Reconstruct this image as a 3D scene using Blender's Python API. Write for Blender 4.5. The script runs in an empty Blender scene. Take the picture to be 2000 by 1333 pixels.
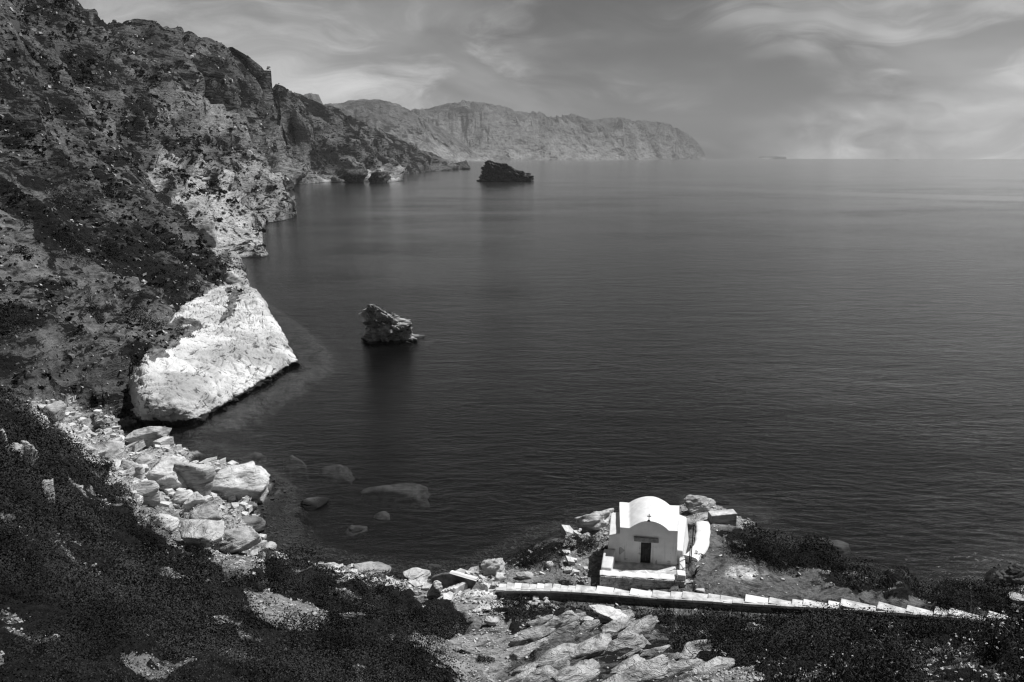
import bpy, math, random
import numpy as np
from mathutils import Vector, Matrix

# ---------------------------------------------------------------- camera, sky, sun, exposure
SC = bpy.context.scene
COL = SC.collection
H = 30.0
PITCH = math.radians(13.0)
F = 2000 * 28 / 36.0
cd = bpy.data.cameras.new('camera'); cam = bpy.data.objects.new('camera', cd); COL.objects.link(cam)
cd.lens = 28; cd.sensor_width = 36; cd.clip_start = 0.5; cd.clip_end = 120000
cam.location = (0, 0, H); cam.rotation_euler = (math.pi/2 - PITCH, 0, 0)
SC.camera = cam
SUN_AZ, SUN_EL = math.radians(61), math.radians(57)      # azimuth from +Y towards +X
SKY_STRENGTH = 0.066
SKY_SHIFT = (5.5, 5.1, 7.7)
SUN_STRENGTH = 5.0
sd = Vector((math.cos(SUN_EL)*math.sin(SUN_AZ), math.cos(SUN_EL)*math.cos(SUN_AZ), math.sin(SUN_EL)))
sl = bpy.data.lights.new('sun', 'SUN'); sl.energy = SUN_STRENGTH; sl.angle = math.radians(0.53); sl.color = (1, 1, 1)
so = bpy.data.objects.new('sun', sl); COL.objects.link(so)
so.rotation_euler = sd.to_track_quat('Z', 'Y').to_euler(); so.location = (60, 20, 90)
SC.view_settings.view_transform = 'Standard'; SC.view_settings.look = 'None'
SC.view_settings.exposure = 0.0; SC.view_settings.gamma = 1.0; SC.view_settings.use_curve_mapping = False
cy = SC.cycles
cy.max_bounces = 6; cy.diffuse_bounces = 2; cy.glossy_bounces = 3; cy.transparent_max_bounces = 8; cy.volume_bounces = 0
cy.sample_clamp_indirect = 3.0; cy.use_denoising = True; cy.filter_width = 1.3; cy.use_adaptive_sampling = False; cy.sample_clamp_direct = 8.0; cy.caustics_reflective = False; cy.caustics_refractive = False


class NT:
    """tiny node-tree helper"""
    def __init__(self, tree):
        self.t = tree; tree.nodes.clear()
    def n(self, typ, ins=None, **kw):
        nd = self.t.nodes.new(typ)
        for k, v in kw.items(): setattr(nd, k, v)
        for k, v in (ins or {}).items():
            s = nd.inputs[k]
            if hasattr(v, 'outputs'): v = v.outputs[0]
            if isinstance(v, bpy.types.NodeSocket): self.t.links.new(v, s)
            else: s.default_value = v
        return nd
    def m(self, op, a, b=0.0, c=0.0, clamp=False):
        return self.n('ShaderNodeMath', {0: a, 1: b, 2: c}, operation=op, use_clamp=clamp).outputs[0]
    def v(self, op, a, b=(0, 0, 0)):
        nd = self.n('ShaderNodeVectorMath', {0: a, 1: b}, operation=op)
        return nd.outputs[1] if op in ('LENGTH', 'DISTANCE', 'DOT_PRODUCT') else nd.outputs[0]
    def ramp(self, f, lo, hi, a=0.0, b=1.0):
        return self.n('ShaderNodeMapRange', {0: f, 1: lo, 2: hi, 3: a, 4: b}, interpolation_type='SMOOTHSTEP').outputs[0]
    def noise(self, vec, scale, detail=5.0, rough=0.55, dist=0.0):
        return self.n('ShaderNodeTexNoise', {'Vector': vec, 'Scale': scale, 'Detail': detail, 'Roughness': rough, 'Distortion': dist}).outputs[0]
    def grey(self, f):
        return self.n('ShaderNodeCombineColor', {0: f, 1: f, 2: f}).outputs[0]
    def scale(self, vec, s, rot=(0, 0, 0)):
        return self.n('ShaderNodeMapping', {0: vec, 2: rot, 3: s}).outputs[0]


W = bpy.data.worlds.new('World'); SC.world = W; W.use_nodes = True
t = NT(W.node_tree)
sky = t.n('ShaderNodeTexSky', sky_type='NISHITA', sun_disc=False, sun_elevation=SUN_EL, sun_rotation=SUN_AZ, altitude=0, air_density=1.0, dust_density=1.2, ozone_density=1.0)
# black-and-white film behind a red filter: only the red of the sky is seen
red = t.n('ShaderNodeSeparateColor', {0: sky.outputs[0]}).outputs[0]
gen = t.n('ShaderNodeTexCoord').outputs['Generated']
sx = t.n('ShaderNodeSeparateXYZ', {0: gen})
up = t.m('MAXIMUM', sx.outputs[2], 0.0)
pv = t.scale(gen, (1, 1, 2.6))                          # soft high cloud, flattened towards the horizon
pq = t.v('ADD', pv, SKY_SHIFT)
warp = t.n('ShaderNodeTexNoise', {'Vector': pq, 'Scale': 2.6, 'Detail': 3.0}).outputs[1]
wv_ = t.n('ShaderNodeVectorMath', {0: t.v('SUBTRACT', warp, (0.5, 0.5, 0.5))}, operation='SCALE'); wv_.inputs['Scale'].default_value = 0.75
pw = t.v('ADD', pq, wv_.outputs[0])
veil = t.noise(pq, 1.9, 5, 0.52, 0.3)
wisp = t.noise(t.scale(pw, (1.0, 1.0, 1.7), (0.0, 0.45, 0.0)), 3.0, 9, 0.60, 0.4)
cl = t.m('ADD', t.m('MULTIPLY', t.ramp(veil, 0.42, 0.63), 0.80), t.m('MULTIPLY', t.m('MULTIPLY', t.ramp(wisp, 0.42, 0.70), t.ramp(veil, 0.34, 0.56)), 1.2))
low = t.m('ADD', 0.13, t.m('MULTIPLY', t.m('POWER', 2.718, t.m('MULTIPLY', up, -8.0)), 3.5))     # more cloud in line towards the horizon
lum = t.m('ADD', t.m('MULTIPLY', red, 0.52), t.m('MULTIPLY', t.m('MULTIPLY', cl, low), 3.0))
bg = t.n('ShaderNodeBackground', {0: t.grey(lum), 1: SKY_STRENGTH})
t.n('ShaderNodeOutputWorld', {0: bg})

# ---------------------------------------------------------------- maths helpers
CP, SP = math.cos(PITCH), math.sin(PITCH)
def P(px, py, z=None, Y=None):
    """world point seen at a pixel of the 2000 x 1333 photograph, at height z or at distance Y"""
    v = (666.5 - py) / F; u = (px - 1000) / F
    tt = (-SP + v*CP) / (CP + v*SP)
    if Y is None: Y = (z - H) / tt
    z = H + tt*Y
    return np.array((u*(Y*CP - (z - H)*SP), Y, z))
def Q(x, y, z):
    d = y*CP - (z - H)*SP
    return 1000 + F*x/d, 666.5 - F*(y*SP + (z - H)*CP)/d

_r = np.random.RandomState(7)
_perm = np.concatenate([_r.permutation(256)]*3).astype(np.int32)
_g = _r.normal(size=(256, 3)).astype(np.float32); _g /= np.linalg.norm(_g, axis=1)[:, None]
def perlin(p):
    p = np.asarray(p, np.float32); f = np.floor(p); q = p - f; i = f.astype(np.int64) & 255
    w = q*q*q*(q*(q*6 - 15) + 10); out = np.zeros(len(p), np.float32)
    for dx in (0, 1):
        a = _perm[(i[:, 0] + dx) & 255]; wx = w[:, 0] if dx else 1 - w[:, 0]
        for dy in (0, 1):
            b = _perm[a + ((i[:, 1] + dy) & 255)]; wy = w[:, 1] if dy else 1 - w[:, 1]
            for dz in (0, 1):
                g = _g[_perm[b + ((i[:, 2] + dz) & 255)]]; wz = w[:, 2] if dz else 1 - w[:, 2]
                out += wx*wy*wz*((q[:, 0]-dx)*g[:, 0] + (q[:, 1]-dy)*g[:, 1] + (q[:, 2]-dz)*g[:, 2])
    return out * 1.6
def fbm(p, octs=5, rough=0.5, ridged=False):
    s = np.zeros(len(p), np.float32); a = 1.0
    for k in range(octs):
        n = perlin(p * 2.0**k + 17.3*k)
        s += a*((1 - 2*np.abs(n)) if ridged else n); a *= rough
    return s

def mesh(name, verts, faces, material=None, parent=None, smooth=False, attrs=None):
    """ONE mesh object from arrays; faces is an (n,3) or (n,4) int array, or a list of such"""
    me = bpy.data.meshes.new(name)
    verts = np.asarray(verts, np.float32)
    fl = faces if isinstance(faces, list) else [faces]
    fl = [np.asarray(f, np.int32) for f in fl if len(f)]
    me.vertices.add(len(verts)); me.vertices.foreach_set('co', verts.ravel())
    loops = np.concatenate([f.ravel() for f in fl]); tot = np.concatenate([np.full(len(f), f.shape[1], np.int32) for f in fl])
    me.loops.add(len(loops)); me.loops.foreach_set('vertex_index', loops)
    me.polygons.add(len(tot)); me.polygons.foreach_set('loop_start', np.concatenate([[0], np.cumsum(tot)[:-1]]).astype(np.int32))
    me.polygons.foreach_set('use_smooth', np.full(len(tot), smooth, bool))
    for k, val in (attrs or {}).items():
        me.attributes.new(k, 'FLOAT', 'POINT').data.foreach_set('value', np.asarray(val, np.float32))
    me.update(calc_edges=True); me.validate()
    o = bpy.data.objects.new(name, me); COL.objects.link(o)
    if material: me.materials.append(material)
    if parent: o.parent = parent
    return o
def tag(o, label=None, cat=None, group=None, kind=None):
    for k, v in (('label', label), ('category', cat), ('group', group), ('kind', kind)):
        if v: o[k] = v
    return o
def empty(name, loc, rz=0.0):
    o = bpy.data.objects.new(name, None); COL.objects.link(o); o.location = loc; o.rotation_euler = (0, 0, rz); o.empty_display_size = 0.3
    return o
def inpoly(px, py, poly):
    r = np.zeros(px.shape, bool); n = len(poly)
    for k in range(n):
        x0, y0 = poly[k]; x1, y1 = poly[(k+1) % n]
        if y0 == y1: continue
        r ^= ((y0 > py) != (y1 > py)) & (px < (x1 - x0)*(py - y0)/(y1 - y0) + x0)
    return r

# ---------------------------------------------------------------- materials
MATS = {}
def principled(t, base, rough=0.9, bump=None, strength=0.5, dist=0.1, spec=0.25):
    ins = {'Base Color': base, 'Roughness': rough, 'Specular IOR Level': spec}
    if bump is not None:
        ins['Normal'] = t.n('ShaderNodeBump', {'Height': bump, 'Strength': strength, 'Distance': dist}).outputs[0]
    return t.n('ShaderNodeBsdfPrincipled', ins)
def newmat(name):
    m = bpy.data.materials.new(name); m.use_nodes = True; MATS[name] = m
    return m, NT(m.node_tree)
def plain(name, lo, hi, scale=3.0, rough=0.85, bump=0.3, dist=0.03, spec=0.25):
    m, t = newmat(name)
    pos = t.n('ShaderNodeNewGeometry').outputs['Position']
    n = t.noise(pos, scale, 8, 0.6)
    b = principled(t, t.grey(t.ramp(n, 0.3, 0.7, lo, hi)), rough, n, bump, dist, spec)
    t.n('ShaderNodeOutputMaterial', {0: b}); return m
def rock_mat(name, lo, hi, scale=0.6, wet=True, dist=0.15):
    """fractured rock: large tone changes, bedding streaks, cracks, dark weed at the waterline"""
    m, t = newmat(name)
    pos = t.n('ShaderNodeNewGeometry').outputs['Position']
    big = t.noise(pos, scale, 9, 0.62, 0.3)
    bed = t.noise(t.scale(pos, (1.0, 0.8, 5.0), (0.5, 0.3, 0.4)), scale*1.3, 7, 0.65, 0.6)
    vor = t.n('ShaderNodeTexVoronoi', {'Vector': t.v('ADD', t.scale(pos, (1, 1, 2.4), (0.4, 0.5, 0.2)), t.v('SCALE', t.n('ShaderNodeTexNoise', {'Vector': pos, 'Scale': scale*2}).outputs[1])), 'Scale': scale*1.1}, feature='DISTANCE_TO_EDGE').outputs[0]
    crack = t.ramp(vor, 0.0, 0.035)
    f = t.m('ADD', t.m('MULTIPLY', big, 0.6), t.m('MULTIPLY', bed, 0.4))
    alb = t.ramp(f, 0.36, 0.60, lo, hi)
    alb = t.m('MULTIPLY', alb, t.m('ADD', 0.90, t.m('MULTIPLY', crack, 0.10)))
    alb = t.m('MULTIPLY', alb, t.ramp(bed, 0.30, 0.42, 0.40, 1.0))
    if wet:
        z = t.n('ShaderNodeSeparateXYZ', {0: pos}).outputs[2]
        alb = t.m('MULTIPLY', alb, t.ramp(t.m('ADD', z, t.m('MULTIPLY', big, -0.6)), -0.1, 0.28, 0.10, 1.0))
    hgt = t.m('ADD', t.m('ADD', t.m('MULTIPLY', big, 0.6), t.m('MULTIPLY', bed, 1.4)), t.m('MULTIPLY', crack, 0.10))
    b = principled(t, t.grey(alb), 0.9, hgt, 1.0, dist*1.4, 0.2)
    t.n('ShaderNodeOutputMaterial', {0: b}); return m
rock_mat('white_rock', 0.34, 0.72)
rock_mat('pale_rock', 0.20, 0.56)
rock_mat('outcrop_rock', 0.13, 0.62, 0.9, False, 0.25)
rock_mat('grey_rock', 0.06, 0.24)
rock_mat('dark_rock', 0.012, 0.13, 0.5)
rock_mat('stack_rock', 0.03, 0.55, 0.45)
plain('wet_pebble', 0.025, 0.12, 2.0)
plain('sunk_rock', 0.04, 0.20, 1.2)
rock_mat('stone', 0.25, 0.62, 2.2, False, 0.03)
plain('whitewash', 0.70, 0.86, 2.0, 0.9, 0.25, 0.03)
plain('worn_whitewash', 0.34, 0.78, 1.7, 0.9, 0.5, 0.04)
plain('wall_stone', 0.05, 0.22, 1.6, 0.9, 0.5, 0.04)
plain('mortar', 0.03, 0.07, 4.0)
plain('wood', 0.03, 0.07, 6.0)
plain('iron', 0.02, 0.04, 9.0, 0.6)
plain('lintel', 0.16, 0.32, 5.0)
plain('bark', 0.02, 0.05, 8.0)
plain('straw', 0.25, 0.45, 9.0)
plain('petal', 0.55, 0.7, 9.0)
plain('boat_hull', 0.02, 0.05, 1.0)

def leaf_mat(name, lo, hi):
    m, t = newmat(name)
    pos = t.n('ShaderNodeNewGeometry').outputs['Position']
    big = t.noise(pos, 0.30, 6, 0.68); fine = t.noise(pos, 14.0, 3, 0.7)
    f = t.m('ADD', t.m('MULTIPLY', big, 0.84), t.m('MULTIPLY', fine, 0.16))
    b = principled(t, t.grey(t.ramp(f, 0.36, 0.64, lo, hi)), 0.75, None, spec=0.1)
    t.n('ShaderNodeOutputMaterial', {0: b}); return m
leaf_mat('scrub_leaf', 0.004, 0.055)
leaf_mat('dark_leaf', 0.004, 0.026)
leaf_mat('dry_leaf', 0.02, 0.09)

def ground_mat(name, grain, bedded=1.0):
    """bare rock and earth (albedo painted per place) under patchy scrub; grain = size of visible rubble in metres"""
    m, t = newmat(name)
    pos = t.n('ShaderNodeNewGeometry').outputs['Position']
    at = lambda k: t.n('ShaderNodeAttribute', attribute_name=k).outputs['Fac']
    alb, scr = at('albedo'), at('scrub')
    sp = t.scale(pos, (1/grain,)*3)
    big = t.noise(sp, 0.07, 9, 0.68, 0.4)
    bed = t.noise(t.scale(sp, (0.8, 0.6, 2.6), (0.5, 0.35, 0.5)), 0.20, 8, 0.70, 1.0)
    fine = t.noise(sp, 0.8, 6, 0.72)
    rk = t.m('ADD', t.m('MULTIPLY', bed, 0.5), t.m('MULTIPLY', fine, 0.5))
    dark = t.ramp(bed, 0.33, 0.46, 0.25, 1.0)                       # dark joints between the beds
    rock = t.m('MULTIPLY', alb, t.m('MULTIPLY', t.ramp(rk, 0.37, 0.64, 0.35, 1.75), dark))
    z = t.n('ShaderNodeSeparateXYZ', {0: pos}).outputs[2]
    rock = t.m('MULTIPLY', rock, t.m('ADD', t.ramp(t.m('ADD', z, t.m('MULTIPLY', big, -0.9)), -0.35, 0.15, 0.10, 1.0), t.ramp(z, -0.45, -1.1, 0.0, 0.15)))
    sm = t.m('ADD', t.m('SUBTRACT', scr, 0.5), t.m('ADD', t.m('MULTIPLY', t.m('SUBTRACT', big, 0.5), 2.2), t.m('ADD', t.m('MULTIPLY', t.m('SUBTRACT', fine, 0.5), 0.9), t.m('MULTIPLY', t.m('SUBTRACT', bed, 0.5), 1.7))))
    mask = t.ramp(sm, -0.08, 0.08)
    leaf = t.ramp(fine, 0.3, 0.7, 0.004, 0.022)
    col = t.m('ADD', t.m('MULTIPLY', rock, t.m('SUBTRACT', 1.0, mask)), t.m('MULTIPLY', leaf, mask))
    hgt = t.m('MULTIPLY', t.m('ADD', t.m('ADD', t.m('MULTIPLY', bed, 1.3*bedded), t.m('MULTIPLY', fine, 0.6)), t.m('MULTIPLY', mask, 0.4)), grain)
    b = principled(t, t.grey(col), 0.95, hgt, 1.0, 1.0, 0.1)
    t.n('ShaderNodeOutputMaterial', {0: b}); return m
ground_mat('near_ground', 0.22)
ground_mat('hill_ground', 0.75)
ground_mat('far_ground', 3.2, 1.6)
ground_mat('mountain_ground', 26.0)
def slab_mat():
    """smooth pale limestone: fine parallel joints, stains and pits, dark weed band at the waterline"""
    m, t = newmat('slab_rock')
    pos = t.n('ShaderNodeNewGeometry').outputs['Position']
    big = t.noise(pos, 0.12, 8, 0.65, 0.4)
    lines = t.noise(t.scale(pos, (1.5, 0.30, 1.2), (0.1, 0.2, -0.55)), 0.75, 9, 0.70, 0.5)
    pits = t.noise(t.scale(pos, (1, 1.8, 1), (0, 0, 0.5)), 0.75, 7, 0.68)
    alb = t.m('MULTIPLY', t.ramp(big, 0.36, 0.60, 0.40, 0.74), t.m('MULTIPLY', t.ramp(lines, 0.37, 0.45, 0.22, 1.0), t.ramp(pits, 0.36, 0.43, 0.22, 1.0)))
    at = lambda k: t.n('ShaderNodeAttribute', attribute_name=k).outputs['Fac']
    alb = t.m('MULTIPLY', alb, t.ramp(t.m('ADD', at('soil'), t.m('MULTIPLY', t.m('SUBTRACT', pits, 0.5), 1.6)), 0.35, 0.6, 1.0, t.ramp(lines, 0.35, 0.65, 0.04, 0.34)))
    z = t.n('ShaderNodeSeparateXYZ', {0: pos}).outputs[2]
    alb = t.m('MULTIPLY', alb, t.ramp(t.m('ADD', z, t.m('MULTIPLY', pits, -1.1)), 0.05, 0.30, 0.05, 1.0))
    hgt = t.m('ADD', t.m('MULTIPLY', lines, 0.8), t.m('ADD', t.m('MULTIPLY', pits, 0.5), big))
    b = principled(t, t.grey(alb), 0.9, hgt, 0.9, 0.45, 0.2)
    t.n('ShaderNodeOutputMaterial', {0: b})
slab_mat()

# ---------------------------------------------------------------- terrain: a height field through surveyed points
CTRL = []
def c(*rows):
    for r in rows: CTRL.append(P(r[0], r[1], z=r[2]))
def cy_(*rows):
    for r in rows: CTRL.append(P(r[0], r[1], Y=r[2]))
def w(*rows):
    for r in rows: CTRL.append(np.array(r, float))
# the slope below the viewpoint
w((0, 7, 22.5), (-6, 8, 23), (6, 8, 22.6), (-12, 12, 22), (12, 12, 20.5))
c((-200,1333,20.5),(0,1333,19),(150,1333,18),(300,1333,16.5),(450,1333,15),(600,1333,13),(750,1333,11),(900,1333,9.3),(960,1333,8.8),
  (1050,1333,10.3),(1200,1333,13),(1350,1333,15.5),(1500,1333,17),(1700,1333,19),(1900,1333,20.5),(2150,1333,21))
c((-200,760,15.5),(0,775,14.3),(0,900,15.5),(0,1050,17),(0,1200,18),(60,835,12),(130,895,10.3),(200,960,8.5),(250,1000,7.5),(330,1070,6.4),
  (210,1130,10.4),(150,1000,12),(300,1200,12),(480,1105,5.6),(470,1200,9),(520,1110,4.5),(600,1108,3.0),(340,1040,4.4),(420,1070,3.4),(300,985,3.6),
  (400,1000,2.3),(480,1060,1.3),(250,930,3.0),(180,880,3.0),(110,822,4.0),(560,1090,4.0),(650,1135,3.8),(700,1150,3.4),(750,1145,2.3),(820,1150,2.7),
  (700,1112,0.8),(620,1200,6.8),(540,1170,6.4),(600,1240,8.5),(700,1220,7),(800,1180,4.6),(900,1215,5),(920,1240,5.6),(850,1155,3),(890,1160,3.3),
  (1000,1180,4.0),(1000,1240,6),(940,1290,7.4),(820,1250,7.2),(860,1300,8.6),(700,1300,11),(450,1270,12.2),(100,1230,16.8))
c((900,1135,3.2),(965,1150,3.8),(1000,1172,3.5),(1100,1182,3.7),(1200,1194,4.0),(1300,1206,4.4),(1500,1200,5.2),(1700,1212,6.4),(1900,1228,8.0),(2050,1236,8.8))
c((1040,1240,6.4),(1110,1200,5.3),(1200,1205,5.0),(1270,1240,6.6),(1130,1270,8),(1030,1310,8.6),(1200,1300,10.2),(1400,1250,8.2),(1400,1300,11.5),
  (1600,1235,8),(1600,1280,12.5),(1800,1255,11),(1800,1290,15),(1950,1265,12.5))
c((1100,1130,3.9),(1030,1138,3.5),(1160,1122,4.2),(1400,1150,4.8),(1400,1080,4.6),(1450,1120,4.9),(1420,1030,4.0),(1350,1010,3.7),(1560,1120,4.8),(1600,1150,5.2),
  (1700,1165,5.8),(1800,1185,6.7),(1900,1198,7.4),(2000,1208,7.9),(1250,1120,4.5),(1180,1112,4.4),(1260,1085,4.5),(1330,1120,4.6),(1300,1150,4.6),(1200,1145,4.3),
  (1510,1060,3.5),(1600,1085,3.4),(1680,1115,4),(1760,1140,4.6),(1860,1168,5.6),(1950,1183,6.3),(1080,1060,2.4),(1000,1105,2.6),(1060,1112,3.3),(1130,1040,2.0),(1150,1080,3.6))
c((2000,1333,20.6),(2100,1260,14),(2250,1310,19.5),(2250,1225,9.5))
w((16, 13, 20.5), (11, 57, 3.2), (15, 58, 3.4), (17, 55, 3.2), (9, 54, 3.8))
# hillside behind the cove
cy_((60,800,76),(0,700,86),(0,600,98),(0,500,112),(0,400,128),(0,300,150),(-250,650,86),(-250,500,100),(-250,350,118),
    (100,760,82),(100,680,91),(100,560,108),(100,450,128),(100,340,158),(200,780,88),(200,700,95),(200,600,112),(200,500,135),(200,400,166),
    (300,600,122),(300,520,148),(300,440,180),(380,540,162),(400,515,180),(430,535,182),(360,470,194),(260,760,92))
w((-46, 66, 6.5), (-60, 64, 14), (-72, 62, 21))
# white slab
cy_((300,785,91),(340,620,122),(400,575,150),(440,562,165),(480,580,157),(520,610,142),(545,650,126),(450,700,105),(300,700,98),(420,640,122),(360,720,99),(500,680,112))
c((565,695,1.9),(450,765,1.5),(540,725,1.4),(380,800,1.3))
# white cliffs and the slopes above them
c((510,480,2.5),(470,512,1.5))
cy_((470,470,280),(400,480,262),(440,420,305),(400,380,312),(330,430,255),(270,350,270),(350,320,335),(300,290,330),(480,400,345),(540,410,405),(510,370,425),
    (470,330,432),(430,290,435),(380,230,445),(0,200,175),(100,200,230),(200,300,225),(100,280,190),(200,200,282),(0,100,200),(0,20,216),(100,90,262),(200,130,335),
    (300,180,385),(-250,0,182),(-250,150,152),(-250,-200,235),(330,350,285))
# high hill with the cliff bands and its bay
SKYL = [(80,0,560),(140,12,650),(215,44,625),(280,39,645),(360,60,690),(430,85,725),(455,108,765),(482,113,795),(492,140,840),(545,166,960),(590,190,1110),
        (640,208,1250),(700,234,1400),(760,262,1560),(820,290,1720),(870,311,1880),(902,326,2040)]
cy_(*SKYL)
for a in SKYL:
    q = P(a[0], a[1], Y=a[2]); w((q[0]*1.045, q[1]*1.045, q[2]*0.985), (q[0]*1.13, q[1]*1.13, q[2]*0.86), (q[0]*1.3, q[1]*1.3, q[2]*0.66))
cy_((150,80,480),(300,110,560),(400,108,650),(388,150,600),(470,132,765),(462,168,715),(320,200,490),(420,230,640),(430,172,665),(505,205,830),(540,300,790),(530,240,860),(560,210,970),
    (500,280,715),(460,260,600),(590,260,960),(600,325,950),(640,300,1020),(650,235,1130),(740,342,1030),(690,335,1020),(700,290,1210),(760,305,1420),(820,318,1700),
    (-300,-50,300),(-300,-150,500),(-300,-220,700),(-200,-150,420),(-100,-60,330),(0,-60,420))
c((560,356,2.0),(640,352,2.5),(520,345,9))
w((-600, 1000, 190), (-900, 1300, 260), (-800, 1900, 230), (-600, 2300, 120), (-1300, 2000, 260))
# the shore, from right to left and away
COAST = [P(2250,1070,0), P(2100,1085,0), P(2000,1097,0), P(1935,1112,0), np.array((28.5,45.6,0)), np.array((25.6,47.3,0)), np.array((23.6,50,0)), np.array((22.3,53.5,0)), np.array((20.2,57.5,0)),
         np.array((20.5,61.5,0)), np.array((17.5,64.3,0)), np.array((13,65,0)), np.array((8.6,62.8,0)), P(1118,1042,0), P(1060,1055,0), P(985,1092,0), P(960,1106,0),
         P(905,1122,0), P(850,1136,0), P(800,1128,0), P(745,1125,0), P(700,1107,0), P(650,1104,0), P(590,1093,0), P(540,1086,0), P(520,1045,0), P(522,1000,0), P(545,950,0), P(500,915,0), P(420,895,0), P(330,872,0), P(270,862,0),
         P(170,858,0), P(195,842,0), P(280,832,0), P(380,828,0), P(430,802,0), P(480,772,0), P(530,742,0), P(573,716,0), np.array((-29.5,120,0)), np.array((-33.5,131,0)), np.array((-40.5,146,0)),
         np.array((-48.5,160,0)), np.array((-56,175,0)), np.array((-61.5,187,0)), P(482,545,0), P(470,515,0), P(515,493,0), P(512,465,0), P(506,441,0), P(540,433,0), P(571,425,0),
         np.array((-119,440,0)), np.array((-148,520,0)), np.array((-190,620,0)), np.array((-233,740,0)), P(510,362,0), P(560,361,0), P(610,358.5,0), P(650,356.5,0), P(700,355.5,0), P(740,357,0), P(783,353,0),
         P(768,347,0), P(775,342,0), P(805,340,0), P(842,335.5,0), P(880,333,0), P(918,330,0), np.array((-140,2400,0)), np.array((-330,2700,0))]
SU = 3.0
def sp_(q): return np.array((SU*q[0]/q[1], math.log(q[1])))
cs = np.array([sp_(q) for q in COAST])
# densify and add the sea floor beside it
cd2 = []
for k in range(len(cs) - 1):
    n = max(1, int(np.linalg.norm(cs[k+1] - cs[k]) / 0.06))
    for j in range(n): cd2.append(cs[k] + (cs[k+1] - cs[k])*j/n)
cd2 = np.array(cd2)
tan = np.gradient(cd2, axis=0); tan /= np.linalg.norm(tan, axis=1)[:, None]
nor = np.stack([tan[:, 1], -tan[:, 0]], 1)             # towards the sea
seapoly = [tuple(q) for q in cs] + [(-0.2, 8.2), (3.5, 8.2), (3.5, cs[0][1])]
pts, val = [], []
for q in CTRL:
    pts.append(sp_(q)); val.append((q[2] - H)/q[1])
for q in cd2:
    pts.append(q); val.append(-H/math.exp(q[1]))
def dmin(q): return np.min(np.linalg.norm(cd2 - q, axis=1))
for q, n in zip(cd2[::2], nor[::2]):
    for d, zf in ((0.05, 0.012), (0.17, 0.045)):
        p = q + n*d
        if dmin(p) > d*0.8 and inpoly(np.array([p[0]]), np.array([p[1]]), seapoly)[0]:
            Y = math.exp(p[1]); pts.append(p); val.append(-H/Y - min(zf, 40/Y))
for a in np.arange(-2.2, 3.0, 0.28):
    for b in np.arange(3.6, 8.0, 0.3):
        p = np.array((a, b))
        if dmin(p) > 0.3 and inpoly(np.array([a]), np.array([b]), seapoly)[0]:
            pts.append(p); val.append(-H/math.exp(b) - 0.10)
pts = np.array(pts); val = np.array(val)
def kern(r2): return 0.5*r2*np.log(r2 + 1e-12)
n = len(pts)
A = np.zeros((n + 3, n + 3)); A[:n, :n] = kern(((pts[:, None] - pts[None])**2).sum(2)) + np.eye(n)*2e-4
A[:n, n] = 1; A[:n, n+1:] = pts; A[n, :n] = 1; A[n+1:, :n] = pts.T
sol = np.linalg.solve(A, np.concatenate([val, np.zeros(3)]))
def tps(q):
    out = np.empty(len(q))
    for k in range(0, len(q), 20000):
        b = q[k:k+20000]
        out[k:k+20000] = kern(((b[:, None] - pts[None])**2).sum(2)) @ sol[:n] + sol[n] + b @ sol[n+1:]
    return out
def height(x, y):
    """bare height of the terrain at world x, y"""
    x = np.atleast_1d(np.asarray(x, float)); y = np.atleast_1d(np.asarray(y, float))
    return H + y*tps(np.stack([SU*x/y, np.log(y)], 1))

NU, NY = 760, 1000
U0, U1, L0, L1 = -0.86, 0.86, math.log(7.5), math.log(2700)
cu, cl_ = NU//4 + 1, NY//4 + 1
ug = np.linspace(U0, U1, cu); lg = np.linspace(L0, L1, cl_)
G = tps(np.stack([np.tile(ug*SU, cl_), np.repeat(lg, cu)], 1)).reshape(cl_, cu)
def up(a, nn):                              # smooth upsampling along axis 0 (Catmull-Rom)
    s = np.linspace(0, len(a) - 1, nn); i = np.minimum(s.astype(int), len(a) - 2); f = (s - i)[:, None]
    g = lambda k: a[np.clip(i + k, 0, len(a) - 1)]
    a0, a1, a2, a3 = g(-1), g(0), g(1), g(2)
    return a1 + 0.5*f*(a2 - a0 + f*(2*a0 - 5*a1 + 4*a2 - a3 + f*(3*(a1 - a2) + a3 - a0)))
G = up(up(G, NY).T, NU).T
uu, ll = np.meshgrid(np.linspace(U0, U1, NU), np.linspace(L0, L1, NY))
YY = np.exp(ll); XX = uu*YY; ZZ = H + YY*G
# hold the far crest to its surveyed skyline
sk = np.array([P(a, b, Y=d) for a, b, d in SKYL]); sku = sk[:, 0]/sk[:, 1]
us = uu[0]; ty = np.interp(us, sku, sk[:, 1]); tt_ = np.interp(us, sku, (sk[:, 2] - H)/sk[:, 1])
fm = (YY > ty[None]*0.72)
tmax = np.where(fm, (ZZ - H)/YY, -9).max(0)
k_ = (H + tt_*ty)/np.maximum(H + tmax*ty, 5); k_[(us < sku[0]) | (us > sku[-1])] = 1.0
k_ = np.clip(k_, 0.35, 1.5); k_ = np.convolve(np.pad(k_, 4, 'edge'), np.ones(9)/9, 'valid')
bl = np.clip((YY/ty[None] - 0.60)/0.35, 0, 1); bl = bl*bl*(3 - 2*bl)
ZZ = np.where(ZZ > 0, ZZ*(1 + (k_[None] - 1)*bl), ZZ)
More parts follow.
